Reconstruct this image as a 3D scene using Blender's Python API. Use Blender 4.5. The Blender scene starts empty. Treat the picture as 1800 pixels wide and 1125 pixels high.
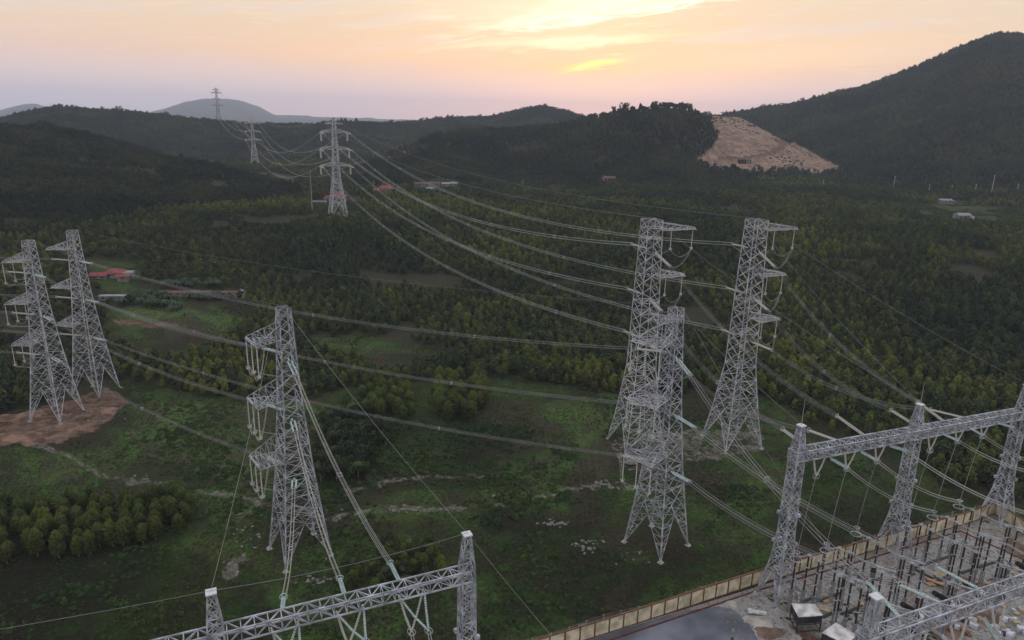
import bpy, math, random
import numpy as np
from mathutils import Vector, Matrix
SKY_STR = 0.96; SUN_STR = 1.2
random.seed(7); RNG = np.random.default_rng(11)
SC = bpy.context.scene
COL = SC.collection

# ------------------------------------------------------------------ camera
FPX = 1231.0; CAMH = 90.0; PIT = math.radians(15.76); ROLL = math.radians(-1.2)
cd = bpy.data.cameras.new("camera"); cam = bpy.data.objects.new("camera", cd); COL.objects.link(cam)
cd.sensor_width = 36.0; cd.lens = FPX / 1800 * 36.0; cd.clip_start = 0.5; cd.clip_end = 30000
_f = Vector((0, math.cos(PIT), -math.sin(PIT))); _r0 = Vector((1, 0, 0)); _u0 = Vector((0, math.sin(PIT), math.cos(PIT)))
_r = _r0 * math.cos(ROLL) - _u0 * math.sin(ROLL); _u = _r0 * math.sin(ROLL) + _u0 * math.cos(ROLL)
M = Matrix((_r, _u, -_f)).transposed().to_4x4(); M.translation = Vector((0, 0, CAMH))
cam.matrix_world = M
SC.camera = cam

# ------------------------------------------------------------------ world, sun, exposure
SUN_AZ = math.radians(6.5); SUN_EL = math.radians(5.0)
W = bpy.data.worlds.new("World"); SC.world = W; W.use_nodes = True
nt = W.node_tree; nt.nodes.clear()
def N(nt, t, **k):
    n = nt.nodes.new(t)
    for a, v in k.items(): setattr(n, a, v)
    return n
def L(nt, a, b): nt.links.new(a, b)
def val(nt, op, a, b=None, c=None, clamp=False):
    n = N(nt, 'ShaderNodeMath', operation=op, use_clamp=clamp)
    for i, s in enumerate((a, b, c)):
        if s is None: continue
        if isinstance(s, (int, float)): n.inputs[i].default_value = s
        else: L(nt, s, n.inputs[i])
    return n.outputs[0]
def ramp(nt, fac, stops, interp='EASE'):
    n = N(nt, 'ShaderNodeValToRGB'); cr = n.color_ramp; cr.interpolation = interp
    while len(cr.elements) < len(stops): cr.elements.new(0.5)
    for e, (p, c) in zip(cr.elements, stops):
        e.position = p; e.color = (*c, 1)
    L(nt, fac, n.inputs[0]); return n.outputs[0]
def mixc(nt, fac, a, b, mode='MIX'):
    n = N(nt, 'ShaderNodeMix', data_type='RGBA', blend_type=mode)
    for i, s in ((0, fac), (6, a), (7, b)):
        if isinstance(s, (int, float)): n.inputs[i].default_value = s
        elif isinstance(s, tuple): n.inputs[i].default_value = (*s, 1)
        else: L(nt, s, n.inputs[i])
    return n.outputs[2]
tc = N(nt, 'ShaderNodeTexCoord'); sx = N(nt, 'ShaderNodeSeparateXYZ'); L(nt, tc.outputs['Generated'], sx.inputs[0])
X, Y, Z = sx.outputs
el = val(nt, 'MULTIPLY', val(nt, 'ARCSINE', Z), 180 / math.pi)              # degrees above the horizon
az = val(nt, 'MULTIPLY', val(nt, 'ARCTAN2', X, Y), 180 / math.pi)           # degrees right of north
eln = val(nt, 'DIVIDE', el, 90.0, clamp=True)
base = ramp(nt, eln, [(0.0, (.70, .64, .76)), (0.022, (.80, .68, .76)), (0.036, (.88, .65, .63)), (0.05, (.93, .59, .44)), (0.068, (.92, .63, .43)),
                      (0.10, (.88, .67, .50)), (0.17, (.86, .80, .74)), (0.30, (.90, .90, .94)), (1.0, (.94, 1.0, 1.10))], 'LINEAR')
cool = ramp(nt, eln, [(0.0, (.70, .66, .78)), (0.022, (.76, .68, .78)), (0.045, (.82, .66, .66)), (0.07, (.82, .67, .62)),
                      (0.12, (.76, .69, .67)), (0.3, (.82, .84, .90)), (1.0, (.94, 1.0, 1.10))], 'LINEAR')
daz = val(nt, 'SUBTRACT', az, 2.0)
warm = val(nt, 'POWER', 2.718, val(nt, 'MULTIPLY', val(nt, 'POWER', val(nt, 'ABSOLUTE', val(nt, 'DIVIDE', daz, 44.0)), 2.0), -1.0))
sky = mixc(nt, warm, cool, base)
# stratus streaks and the glow behind them
cmb = N(nt, 'ShaderNodeCombineXYZ')
L(nt, val(nt, 'MULTIPLY', az, 0.06), cmb.inputs[0]); L(nt, val(nt, 'SUBTRACT', val(nt, 'MULTIPLY', el, 0.50), val(nt, 'MULTIPLY', az, 0.045)), cmb.inputs[1])
n1 = N(nt, 'ShaderNodeTexNoise'); n1.inputs['Scale'].default_value = 1.3; n1.inputs['Detail'].default_value = 8; n1.inputs['Distortion'].default_value = .8
n1.inputs['Roughness'].default_value = .55
L(nt, cmb.outputs[0], n1.inputs['Vector'])
n2 = N(nt, 'ShaderNodeTexNoise'); n2.inputs['Scale'].default_value = 3.2; n2.inputs['Detail'].default_value = 9; n2.inputs['Roughness'].default_value = .58; n2.inputs['Distortion'].default_value = 1.6
L(nt, cmb.outputs[0], n2.inputs['Vector'])
def gauss(cx, wx, cy, wy, tilt=0.0, wob=0.0):
    dx = val(nt, 'DIVIDE', val(nt, 'SUBTRACT', az, cx), wx)
    dy0 = val(nt, 'SUBTRACT', val(nt, 'SUBTRACT', el, cy), val(nt, 'MULTIPLY', val(nt, 'SUBTRACT', az, cx), tilt))
    if wob: dy0 = val(nt, 'ADD', dy0, val(nt, 'MULTIPLY', val(nt, 'SUBTRACT', n2.outputs[0], .5), wob))
    dy = val(nt, 'DIVIDE', dy0, wy)
    s = val(nt, 'ADD', val(nt, 'POWER', val(nt, 'ABSOLUTE', dx), 2.0), val(nt, 'POWER', val(nt, 'ABSOLUTE', dy), 2.0))
    return val(nt, 'POWER', 2.718, val(nt, 'MULTIPLY', s, -1.0))
def smooth(x, a, b):
    n = N(nt, 'ShaderNodeMapRange', interpolation_type='SMOOTHSTEP'); L(nt, x, n.inputs[0]); n.inputs[1].default_value = a; n.inputs[2].default_value = b; return n.outputs[0]
hi = smooth(el, 2.2, 4.5)
sky = mixc(nt, val(nt, 'MULTIPLY', smooth(n1.outputs[0], .50, .66), val(nt, 'MULTIPLY', hi, .45)), sky, (.80, .71, .74))
sky = mixc(nt, val(nt, 'MULTIPLY', smooth(n2.outputs[0], .50, .68), val(nt, 'MULTIPLY', hi, val(nt, 'MULTIPLY', warm, .4))), sky, (1.0, .82, .62))
sky = mixc(nt, val(nt, 'MULTIPLY', gauss(-8, 13, 4.7, 1.0, 0.0, 2.2), .7), sky, (1.08, .68, .47))
sky = mixc(nt, val(nt, 'MULTIPLY', gauss(19, 12, 4.8, 1.0, 0.04, 2.2), .7), sky, (1.08, .76, .52))
sky = mixc(nt, val(nt, 'MULTIPLY', gauss(1, 8, 8.0, 1.8, 0.0, 4.5), .62), sky, (1.08, .92, .66))
# the bright rift: sharp lower edge rising to the right, soft top
dl = val(nt, 'ADD', val(nt, 'SUBTRACT', el, val(nt, 'ADD', val(nt, 'MULTIPLY', az, .135), 6.35)), val(nt, 'MULTIPLY', val(nt, 'SUBTRACT', n2.outputs[0], .5), 3.4))
azw = val(nt, 'ADD', az, val(nt, 'MULTIPLY', val(nt, 'SUBTRACT', n1.outputs[0], .5), 26.0))
rift = val(nt, 'MULTIPLY', val(nt, 'MULTIPLY', smooth(dl, 0.0, .7), val(nt, 'ADD', val(nt, 'MULTIPLY', smooth(n2.outputs[0], .40, .58), .45), .55)), val(nt, 'MULTIPLY', smooth(azw, -7.0, 5.0), val(nt, 'MULTIPLY', smooth(az, 21.0, 13.0), smooth(el, 17.0, 9.5))))
sky = mixc(nt, rift, sky, (1.32, 1.24, .98))
sky = mixc(nt, val(nt, 'MULTIPLY', gauss(4.5, 5.5, 6.0, .34, 0.055, 1.6), 1.1, clamp=True), sky, (1.28, 1.14, .80))
sky = mixc(nt, val(nt, 'MULTIPLY', gauss(-2.5, 3.5, 5.7, .22, 0.10, .9), .7), sky, (1.2, .98, .62))
sky = mixc(nt, val(nt, 'MULTIPLY', gauss(4.8, 4.0, 4.15, 0.45, -0.02, .9), .9), sky, (1.12, .66, .36))
sky = mixc(nt, val(nt, 'MULTIPLY', gauss(5.9, 1.6, 4.35, .26, 0.14, 2.0), 2.2, clamp=True), sky, (1.42, 1.12, .36))
# the physical sky adds its share
ns = N(nt, 'ShaderNodeTexSky', sky_type='NISHITA'); ns.sun_disc = False
ns.sun_elevation = SUN_EL; ns.sun_rotation = SUN_AZ; ns.air_density = 1.6; ns.dust_density = 0.4
bg1 = N(nt, 'ShaderNodeBackground'); bg1.inputs[1].default_value = SKY_STR
bg2 = N(nt, 'ShaderNodeBackground'); bg2.inputs[1].default_value = 0.03
L(nt, sky, bg1.inputs[0]); L(nt, ns.outputs[0], bg2.inputs[0])
add = N(nt, 'ShaderNodeAddShader'); L(nt, bg1.outputs[0], add.inputs[0]); L(nt, bg2.outputs[0], add.inputs[1])
wo = N(nt, 'ShaderNodeOutputWorld'); L(nt, add.outputs[0], wo.inputs[0])
sl = bpy.data.lights.new("sun", 'SUN'); sl.energy = SUN_STR; sl.angle = math.radians(12); sl.color = (1, .72, .5)
so = bpy.data.objects.new("sun", sl); COL.objects.link(so)
sd = Vector((math.sin(SUN_AZ) * math.cos(SUN_EL), math.cos(SUN_AZ) * math.cos(SUN_EL), math.sin(SUN_EL)))
so.rotation_euler = sd.to_track_quat('Z', 'Y').to_euler()
SC.view_settings.view_transform = 'Standard'; SC.view_settings.look = 'None'; SC.view_settings.gamma = 1
SC.view_settings.exposure = 0.0
SC.render.engine = 'CYCLES'
SC.cycles.volume_bounces = 1; SC.cycles.max_bounces = 6

# ------------------------------------------------------------------ layout helpers
def ray(px, py):
    x = px - 900.; y = 562.5 - py
    c, s = math.cos(ROLL), math.sin(ROLL)
    x, y = x * c + y * s, -x * s + y * c
    return (x, FPX * math.cos(PIT) + y * math.sin(PIT), -FPX * math.sin(PIT) + y * math.cos(PIT))
def G(px, py, z=0.):
    d = ray(px, py); t = (z - CAMH) / d[2]; return Vector((d[0] * t, d[1] * t, z))
def P(px, py, r):
    d = ray(px, py); t = r / math.hypot(d[0], d[1]); return Vector((d[0] * t, d[1] * t, CAMH + d[2] * t))
def pj(x, y, z):
    z = z - CAMH
    b = y * math.sin(PIT) + z * math.cos(PIT); w = np.maximum(y * math.cos(PIT) - z * math.sin(PIT), 1e-3)
    u = x / w * FPX; v = b / w * FPX
    c, s = math.cos(ROLL), math.sin(ROLL)
    return 900 + u * c - v * s, 562.5 - (u * s + v * c)

def vnoise(x, y, seed=0):
    xi = np.floor(x).astype(np.int64); yi = np.floor(y).astype(np.int64); xf = x - xi; yf = y - yi
    def h(a, b):
        n = (a * 374761393 + b * 668265263 + seed * 974711) & 0x7fffffff
        n = ((n ^ (n >> 13)) * 1274126177) & 0x7fffffff
        return ((n ^ (n >> 16)) & 0xffff) / 65535.0
    u = xf * xf * (3 - 2 * xf); v = yf * yf * (3 - 2 * yf)
    return (h(xi, yi) * (1 - u) + h(xi + 1, yi) * u) * (1 - v) + (h(xi, yi + 1) * (1 - u) + h(xi + 1, yi + 1) * u) * v
def fbm(x, y, o=4, seed=0):
    s = 0; a = .5; t = 0
    for i in range(o):
        s = s + a * vnoise(x, y, seed + i * 17); t += a; a *= .5; x = x * 2.03 + 5.1; y = y * 2.03 + 1.7
    return s / t
def sstep(a, b, x):
    t = np.clip((x - a) / (b - a), 0, 1); return t * t * (3 - 2 * t)

WA = G(1070, 1112); WC = G(1747, 903); WD = (WC - WA).normalized(); WN = Vector((-WD.y, WD.x, 0))   # line of the yard wall
# ridges: (skyline px, skyline py, crest distance, foot distance); last number = height of the trees on the crest
RIDGES = [
 ([(-500,212,900,430),(-150,220,860,430),(0,223,850,440),(100,228,830,450),(150,238,820,465),(200,251,800,480),(300,279,760,520),(400,299,720,540),(500,322,700,560),(620,352,690,580)], 2),
 ([(-500,215,1500,1000),(-100,215,1500,1000),(0,212,1500,1000),(50,197,1500,1000),(110,188,1500,1000),(170,194,1500,1000),(250,199,1500,1050),(350,211,1450,1080),(430,217,1450,1100),
   (500,219,1500,1100),(560,219,1500,1100),(600,214,1500,1100),(660,217,1550,1100),(720,215,1600,1100),(800,207,1650,1100),(860,206,1700,1100),(900,197,1700,1100),(950,186,1700,1100),
   (1000,196,1700,1100),(1045,212,1700,1100),(1120,240,1700,1100)], 4.5),
 ([(560,330,850,640),(620,305,880,650),(650,293,900,660),(700,270,950,680),(750,249,960,700),(800,237,980,720),(850,232,990,730),(920,231,1000,740),(980,224,1000,750),(1030,210,1000,760),
   (1100,200,1010,770),(1160,187,1020,780),(1200,190,1020,790),(1235,204,1020,800),(1252,235,1020,810),(1268,265,1010,820),(1290,292,1000,830),(1340,320,1000,840)], 0.5),
 ([(1190,222,1180,940),(1245,203,1180,940),(1300,206,1180,940),(1345,229,1180,940),(1400,259,1180,950),(1450,287,1180,960),(1475,298,1180,970),(1540,325,1180,980)], 0),
 ([(1150,225,1500,1150),(1200,212,1500,1150),(1240,204,1500,1150),(1290,196,1500,1130),(1340,188,1520,1100),(1400,180,1540,1060),(1450,165,1560,1000),(1500,153,1580,960),(1560,136,1600,920),
   (1620,112,1620,880),(1680,83,1640,850),(1740,60,1650,830),(1770,55,1650,820),(1800,57,1650,820),(1870,78,1650,800),(2050,130,1650,780),(2400,200,1650,780)], 7),
 ([(200,212,9000,6500),(260,199,9000,6500),(300,188,9000,6500),(330,178,9000,6500),(360,174,9000,6500),(400,173,9000,6500),(430,178,9000,6500),(455,188,9000,6500),(480,201,9000,6500),
   (560,205,9000,6500),(640,207,9000,6500),(760,213,9000,6500)], 0),
 ([(-300,195,9600,7000),(0,192,9600,7000),(40,183,9600,7000),(62,182,9600,7000),(90,192,9600,7000),(130,208,9600,7000)], 0),
]
RD = []
for pts, th in RIDGES:
    a = []; e = []; D = []; Fo = []
    for px, py, d, fo in pts:
        q = ray(px, py); hh = math.hypot(q[0], q[1]); a.append(math.atan2(q[0], q[1])); D.append(d); Fo.append(fo); e.append(CAMH + q[2] / hh * d - th)
    RD.append([np.array(v) for v in (a, e, D, Fo)])
def hgt(x, y, flag=False):
    x = np.asarray(x, float); y = np.asarray(y, float)
    r = np.hypot(x, y); az = np.arctan2(x, y)
    b = 25.0 * sstep(270, 520, r) * sstep(3.0, 1.6, np.abs(az))
    mnd = np.exp(-(((x + 140) / 17) ** 2 + ((y - 207) / 14) ** 2) ** 2)
    out_ = np.maximum((x - WA.x) * WN.x + (y - WA.y) * WN.y, x - WC.x - 1.2); fl = sstep(-.5, 6, out_)
    b = b + (fbm(x / 60, y / 60, 3, 3) - .5) * 5 * sstep(210, 420, r) + (fbm(x / 14, y / 14, 3, 9) - .5) * .9 * sstep(60, 90, r) * fl - .3 * (1 - fl) + mnd * (.7 + 1.6 * (fbm(x / 5, y / 5, 3, 15) - .5))
    z = b.copy(); which = np.full(x.shape, -1); tt = np.zeros(x.shape)
    rav = fbm(x / 95 + 3, y / 95, 4, 21)
    for i, (a, e, D, Fo) in enumerate(RD):
        cz = np.interp(az, a, e); d = np.interp(az, a, D); fo = np.interp(az, a, Fo)
        edge = sstep(a[0] - .10, a[0], az) * sstep(a[-1] + .10, a[-1], az)
        if i < 5:
            wob = (fbm(x / 130, y / 130, 3, 40 + i) - .5)
        else:
            wob = 0 * x; cz = cz + (fbm(az * 60, az * 0 + i, 4, 5) - .5) * 26
        t = (r - fo) / (d - fo)
        tw = np.clip(t + wob * .28 * np.clip(t * (1 - t) * 4, 0, 1), 0, 1)
        s = np.where(t <= 1, .55 * tw + .45 * tw * tw * (3 - 2 * tw), np.clip(1 - ((t - 1) * .75) ** 1.5, 0, 1))
        if i < 5: s = s * (1 - .34 * (rav) * np.clip(1 - t, 0, 1) * sstep(0, .2, t) * (0.25 if i == 3 else 1))
        zi = b + (cz - b) * s * edge
        up = zi > z + .3
        which = np.where(up, i, which); tt = np.where(up, t, tt); z = np.maximum(z, zi)
    return (z, which, tt) if flag else z
def H1(x, y): return float(hgt(np.array([x]), np.array([y]))[0])
def onground(px, py):
    """the point where the line of sight through (px, py) meets the terrain"""
    q = ray(px, py); hh = math.hypot(q[0], q[1]); rs = np.geomspace(60, 8000, 1400)
    xs = q[0] / hh * rs; ys = q[1] / hh * rs; zs = CAMH + q[2] / hh * rs; g = hgt(xs, ys)
    k = int(np.argmax(zs <= g)); return Vector((xs[k], ys[k], g[k]))
def inpoly(px, py, poly):
    c = np.zeros(np.shape(px), bool); n = len(poly); j = n - 1
    for i in range(n):
        xi, yi = poly[i]; xj, yj = poly[j]
        if yi != yj:
            c ^= ((yi > py) != (yj > py)) & (px < (xj - xi) * (py - yi) / (yj - yi) + xi)
        j = i
    return c

# ------------------------------------------------------------------ object helpers
def tag(o, label=None, cat=None, group=None, kind=None):
    if label: o['label'] = label
    if cat: o['category'] = cat
    if group: o['group'] = group
    if kind: o['kind'] = kind
    return o
def empty(name, loc, rz=0., label=None, cat=None, group=None):
    o = bpy.data.objects.new(name, None); COL.objects.link(o); o.location = loc; o.rotation_euler = (0, 0, rz); o.empty_display_size = .5
    return tag(o, label, cat, group)
class MB:
    def __init__(s): s.v = []; s.f = []
    def bar(s, a, b, w, h=None):
        a = Vector(a); b = Vector(b); d = b - a; l = d.length
        if l < 1e-5: return
        d /= l; up = Vector((0, 0, 1)) if abs(d.z) < .9 else Vector((1, 0, 0))
        u = d.cross(up).normalized() * w * .5; v = d.cross(u.normalized()).normalized() * (h or w) * .5
        n = len(s.v)
        for p in (a, b):
            for q in (-u - v, u - v, u + v, -u + v): s.v.append(p + q)
        s.f += [(n, n+1, n+5, n+4), (n+1, n+2, n+6, n+5), (n+2, n+3, n+7, n+6), (n+3, n, n+4, n+7), (n+3, n+2, n+1, n), (n+4, n+5, n+6, n+7)]
    def box(s, c, sx, sy, sz, rz=0.):
        c = Vector(c); n = len(s.v); ca, sa = math.cos(rz), math.sin(rz)
        for z in (0, sz):
            for x, y in ((-sx/2, -sy/2), (sx/2, -sy/2), (sx/2, sy/2), (-sx/2, sy/2)):
                s.v.append(c + Vector((x*ca - y*sa, x*sa + y*ca, z)))
        s.f += [(n+3, n+2, n+1, n), (n+4, n+5, n+6, n+7), (n, n+1, n+5, n+4), (n+1, n+2, n+6, n+5), (n+2, n+3, n+7, n+6), (n+3, n, n+4, n+7)]
    def tube(s, pts, r, k=5, caps=True):
        pts = [Vector(p) for p in pts]; m = len(pts); n0 = len(s.v); rr = r if hasattr(r, '__len__') else [r] * m
        for i, p in enumerate(pts):
            d = (pts[min(i+1, m-1)] - pts[max(i-1, 0)]).normalized()
            up = Vector((0, 0, 1)) if abs(d.z) < .95 else Vector((1, 0, 0))
            u = d.cross(up).normalized(); v = d.cross(u)
            for j in range(k):
                t = 2 * math.pi * j / k; s.v.append(p + (u * math.cos(t) + v * math.sin(t)) * rr[i])
        for i in range(m - 1):
            for j in range(k):
                a = n0 + i*k + j; b = n0 + i*k + (j+1) % k; s.f.append((a, a+k, b+k, b))
        if caps:
            s.f.append(tuple(n0 + j for j in range(k))); s.f.append(tuple(n0 + (m-1)*k + j for j in reversed(range(k))))
    def discs(s, a, b, r0, r1, n, k=7):
        """an insulator: a rod from a to b with n sheds"""
        a = Vector(a); b = Vector(b); pts = []; rr = []
        for i in range(n):
            for f, r in ((.0, r0), (.35, r0), (.5, r1), (.8, r1 * .92)):
                pts.append(a.lerp(b, (i + f) / n)); rr.append(r)
        pts.append(b); rr.append(r0); s.tube(pts, rr, k)
    def torus(s, c, R, r, k=20, m=5, nrm=(0, 0, 1)):
        q = Vector((0, 0, 1)).rotation_difference(Vector(nrm)); c = Vector(c); n0 = len(s.v)
        for i in range(k):
            t = 2*math.pi*i/k
            for j in range(m):
                f = 2*math.pi*j/m
                s.v.append(c + q @ Vector(((R + r*math.cos(f))*math.cos(t), (R + r*math.cos(f))*math.sin(t), r*math.sin(f))))
        for i in range(k):
            for j in range(m):
                s.f.append((n0+i*m+j, n0+((i+1) % k)*m+j, n0+((i+1) % k)*m+(j+1) % m, n0+i*m+(j+1) % m))
    def build(s, name, mat, parent=None, smooth=False):
        me = bpy.data.meshes.new(name); me.from_pydata([tuple(v) for v in s.v], [], s.f); me.update()
        o = bpy.data.objects.new(name, me); COL.objects.link(o); me.materials.append(mat)
        if smooth: me.polygons.foreach_set('use_smooth', [True] * len(me.polygons))
        if parent: o.parent = parent
        return o

# ------------------------------------------------------------------ materials
def mat(name, col, rough=.7, metal=0., var=.25, scale=1.0, bump=0., spec=.3, col2=None):
    m = bpy.data.materials.new(name); m.use_nodes = True; t = m.node_tree; b = t.nodes['Principled BSDF']
    b.inputs['Roughness'].default_value = rough; b.inputs['Metallic'].default_value = metal; b.inputs['Specular IOR Level'].default_value = spec
    g = N(t, 'ShaderNodeNewGeometry'); n = N(t, 'ShaderNodeTexNoise'); n.inputs['Scale'].default_value = scale; n.inputs['Detail'].default_value = 5
    L(t, g.outputs['Position'], n.inputs['Vector'])
    c2 = col2 or tuple(c * (1 - var) for c in col); c1 = tuple(min(1, c * (1 + var * .6)) for c in col) if not col2 else col
    L(t, ramp(t, n.outputs[0], [(.32, c2), (.68, c1)]), b.inputs['Base Color'])
    if bump:
        bp = N(t, 'ShaderNodeBump'); bp.inputs['Strength'].default_value = bump; bp.inputs['Distance'].default_value = .1
        L(t, n.outputs[0], bp.inputs['Height']); L(t, bp.outputs[0], b.inputs['Normal'])
    return m
STEEL = mat('galvanised_steel', (.40, .41, .455), .55, .1, .45, .6)
STEELP = mat('new_pale_steel', (.47, .47, .50), .55, .1, .4, .6)
STEELD = mat('weathered_silhouette_steel', (.24, .245, .27), .6, .15, .3, .35)
CREAM = mat('cream_composite', (.52, .50, .46), .55, 0, .12, 1.5)
GLASS = mat('teal_glass', (.46, .56, .55), .25, 0, .2, 2.0, spec=.6)
ALU = mat('aluminium_wire', (.30, .29, .29), .55, .3, .12, .2)
ALUL = mat('bright_wire', (.44, .43, .41), .5, .2, .1, .2)
CONC = mat('concrete', (.42, .41, .39), .9, 0, .25, 1.2, .3)
BLACK = mat('dark_brown_porcelain', (.018, .014, .014), .35, 0, .3, 2.0)
WHITE = mat('white_paint', (.62, .62, .64), .6, 0, .12, 1.2)
def leafmat(name, a, b, c, scale=.012):
    m = bpy.data.materials.new(name); m.use_nodes = True; t = m.node_tree; bs = t.nodes['Principled BSDF']
    bs.inputs['Roughness'].default_value = .65; bs.inputs['Specular IOR Level'].default_value = .25
    oi = N(t, 'ShaderNodeObjectInfo'); g = N(t, 'ShaderNodeNewGeometry'); at = N(t, 'ShaderNodeAttribute', attribute_name='leaf')
    n = N(t, 'ShaderNodeTexNoise'); n.inputs['Scale'].default_value = scale; n.inputs['Detail'].default_value = 4; n.inputs['Roughness'].default_value = .6
    L(t, g.outputs['Position'], n.inputs['Vector'])
    patch = ramp(t, n.outputs[0], [(.40, a), (.50, b), (.62, c)])
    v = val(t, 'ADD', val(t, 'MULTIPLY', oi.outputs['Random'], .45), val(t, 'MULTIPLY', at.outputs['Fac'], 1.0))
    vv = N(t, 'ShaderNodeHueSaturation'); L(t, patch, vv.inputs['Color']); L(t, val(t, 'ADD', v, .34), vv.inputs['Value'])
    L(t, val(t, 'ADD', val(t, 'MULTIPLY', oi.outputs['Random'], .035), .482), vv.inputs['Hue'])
    L(t, vv.outputs[0], bs.inputs['Base Color'])
    tr = N(t, 'ShaderNodeBsdfTranslucent'); L(t, vv.outputs[0], tr.inputs[0]); mx = N(t, 'ShaderNodeMixShader'); mx.inputs[0].default_value = .10
    L(t, bs.outputs[0], mx.inputs[1]); L(t, tr.outputs[0], mx.inputs[2]); L(t, mx.outputs[0], t.nodes['Material Output'].inputs[0])
    return m
ARM_A = (6.6, 7.3, 7.8); ARM_C = (9.2, 9.3, 9.1); ARM_L = (6.2, 7.8, 8.0); ARM_L2 = (8.1, 8.7, 9.4); SAG_F = 15.0; HAZE = 1.0e-4
# ------------------------------------------------------------------ map of the ground cover (polygons seen in plan through the survey photo)
OPEN = [
 [(-400,760),(-100,742),(0,728),(110,700),(190,690),(215,668),(330,690),(430,705),(545,700),(640,672),(860,664),(950,672),(1060,690),(1240,690),(1350,700),(1430,745),(1520,775),(1600,800),(1650,850),(1800,890),(2300,1000),(2300,3000),(-1600,3000),(-1600,760)],
 [(185,545),(300,528),(430,535),(440,570),(390,600),(330,640),(250,630),(190,590)],
 [(530,588),(640,590),(760,608),(840,628),(700,640),(560,622)],
 [(1480,338),(1600,332),(1800,335),(2000,340),(2000,392),(1800,398),(1640,392),(1560,362)],
 [(545,352),(640,352),(640,385),(545,385)],[(150,455),(245,455),(245,505),(150,505)],[(725,312),(810,312),(810,342),(725,342)],
 [(180,505),(400,495),(400,530),(180,530)]]
SOIL = [[(-200,740),(0,745),(60,722),(130,700),(190,682),(216,690),(222,706),(195,738),(150,762),(100,777),(0,783),(-200,790)],
        [(198,562),(270,566),(330,572),(290,577),(200,570)]]
RUBB = [[(1058,776),(1150,762),(1330,752),(1345,768),(1335,792),(1260,806),(1180,812),(1120,832),(1090,815)],
        [(1014,849),(1120,852),(1120,862),(1040,860)],
        [(575,912),(640,895),(700,887),(800,888),(800,896),(700,899),(640,907),(585,918)],
        [(185,838),(270,842),(300,852),(225,850)],[(340,858),(420,868),(480,884),(478,889),(400,875),(340,864)],
        [(405,905),(440,890),(450,900),(425,912)],[(395,985),(430,965),(425,1010),(400,1020)],
        [(60,772),(130,800),(190,838),(182,843),(120,807),(48,779)],[(440,878),(560,899),(578,911),(556,906),(436,885)],[(800,887),(900,879),(1020,855),(1020,861),(900,886),(800,894)],[(600,860),(720,837),(860,834),(860,839),(720,843),(602,866)],
        [(1140,700),(1150,702),(1146,712),(1138,710)],[(560,375),(640,372),(640,380),(565,384)]]
QUARRY = [(1244,200),(1300,200),(1345,222),(1400,252),(1450,280),(1485,298),(1440,304),(1380,300),(1300,302),(1245,292),(1225,280),(1250,262),(1262,240),(1252,220)]
REDSLOPE = [(648,273),(680,258),(720,249),(768,262),(740,276),(690,286)]
REDS2 = [(1420,305),(1450,303),(1452,312),(1420,314)]
TRACK = [(1365,236),(1372,243),(1385,250),(1380,262),(1345,275),(1300,281),(1262,280),(1262,276),(1300,277),(1340,269),(1370,256),(1368,247)]

# ------------------------------------------------------------------ terrain: one sheet to the horizon
azs = np.concatenate([np.radians(np.linspace(-180, -45, 34)[:-1]), np.radians(np.linspace(-45, 45, 541)), np.radians(np.linspace(45, 180, 34)[1:-1])])
rs = np.concatenate([[8, 20, 35], np.geomspace(50, 1900, 520), np.geomspace(1900, 12000, 46)[1:]])
AA, RR = np.meshgrid(azs, rs); TX = RR * np.sin(AA); TY = RR * np.cos(AA)
TZ, TW, TT = hgt(TX, TY, True)
na, nr = len(azs), len(rs)
verts = np.stack([TX, TY, TZ], -1).reshape(-1, 3)
verts = np.vstack([verts, [[0, 0, float(TZ[0].mean())]]])
ii = np.arange(nr - 1)[:, None] * na; jj = np.arange(na)[None]; j2 = (jj + 1) % na
quads = np.stack([ii + jj, ii + j2, ii + na + j2, ii + na + jj], -1).reshape(-1, 4)
tris = [(na * nr, (j + 1) % na, j) for j in range(na)]
me = bpy.data.meshes.new('ground')
me.from_pydata(verts.tolist(), [], [tuple(q[::-1]) for q in quads.tolist()] + tris); me.update()
me.polygons.foreach_set('use_smooth', [True] * len(me.polygons))
ground = bpy.data.objects.new('ground', me); COL.objects.link(ground); tag(ground, kind='structure')
def cover(x, y, z=None, which=None):
    if z is None: z, which, _ = hgt(x, y, True)
    wx = (fbm(x / 5, y / 5, 3, 77) - .5); wy = (fbm(x / 5 + 50, y / 5, 3, 78) - .5)
    r = np.hypot(x, y); wa = np.clip(220 / np.maximum(r, 60), .1, 2.2)
    px, py = pj(x, y, z); px = px + wx * 26 * wa; py = py + wy * 12 * wa
    front = y > 20
    op = np.zeros(x.shape, bool); so_ = op.copy(); ru = op.copy()
    for p in OPEN: op |= inpoly(px, py, p)
    op |= r < 120
    for p in SOIL: so_ |= inpoly(px, py, p)
    for p in RUBB: ru |= inpoly(px, py, p)
    q = inpoly(px, py, QUARRY) & (r > 700) & (r < 1250)
    trk = inpoly(px, py, TRACK) & (r > 700) & (r < 1250)
    rs_ = inpoly(px, py, REDSLOPE) & (r > 900) & (r < 1800)
    rs2 = inpoly(px, py, REDS2) & (r > 700) & (r < 1300)
    return op & front & (r < 760), (so_ & front & (r < 600)), ru & front & (r < 700), q, rs_ | rs2, trk
op, so_, ru, qu, rs_, trk = cover(TX, TY, TZ, TW)
cov = np.zeros((na * nr + 1, 4), np.float32); cov[:, 3] = 1
cov[:-1, 0] = op.reshape(-1); cov[:-1, 1] = np.maximum((so_ | qu).reshape(-1) * 1.0, rs_.reshape(-1) * .52); cov[:-1, 2] = (ru | qu & ~trk).reshape(-1)
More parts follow.
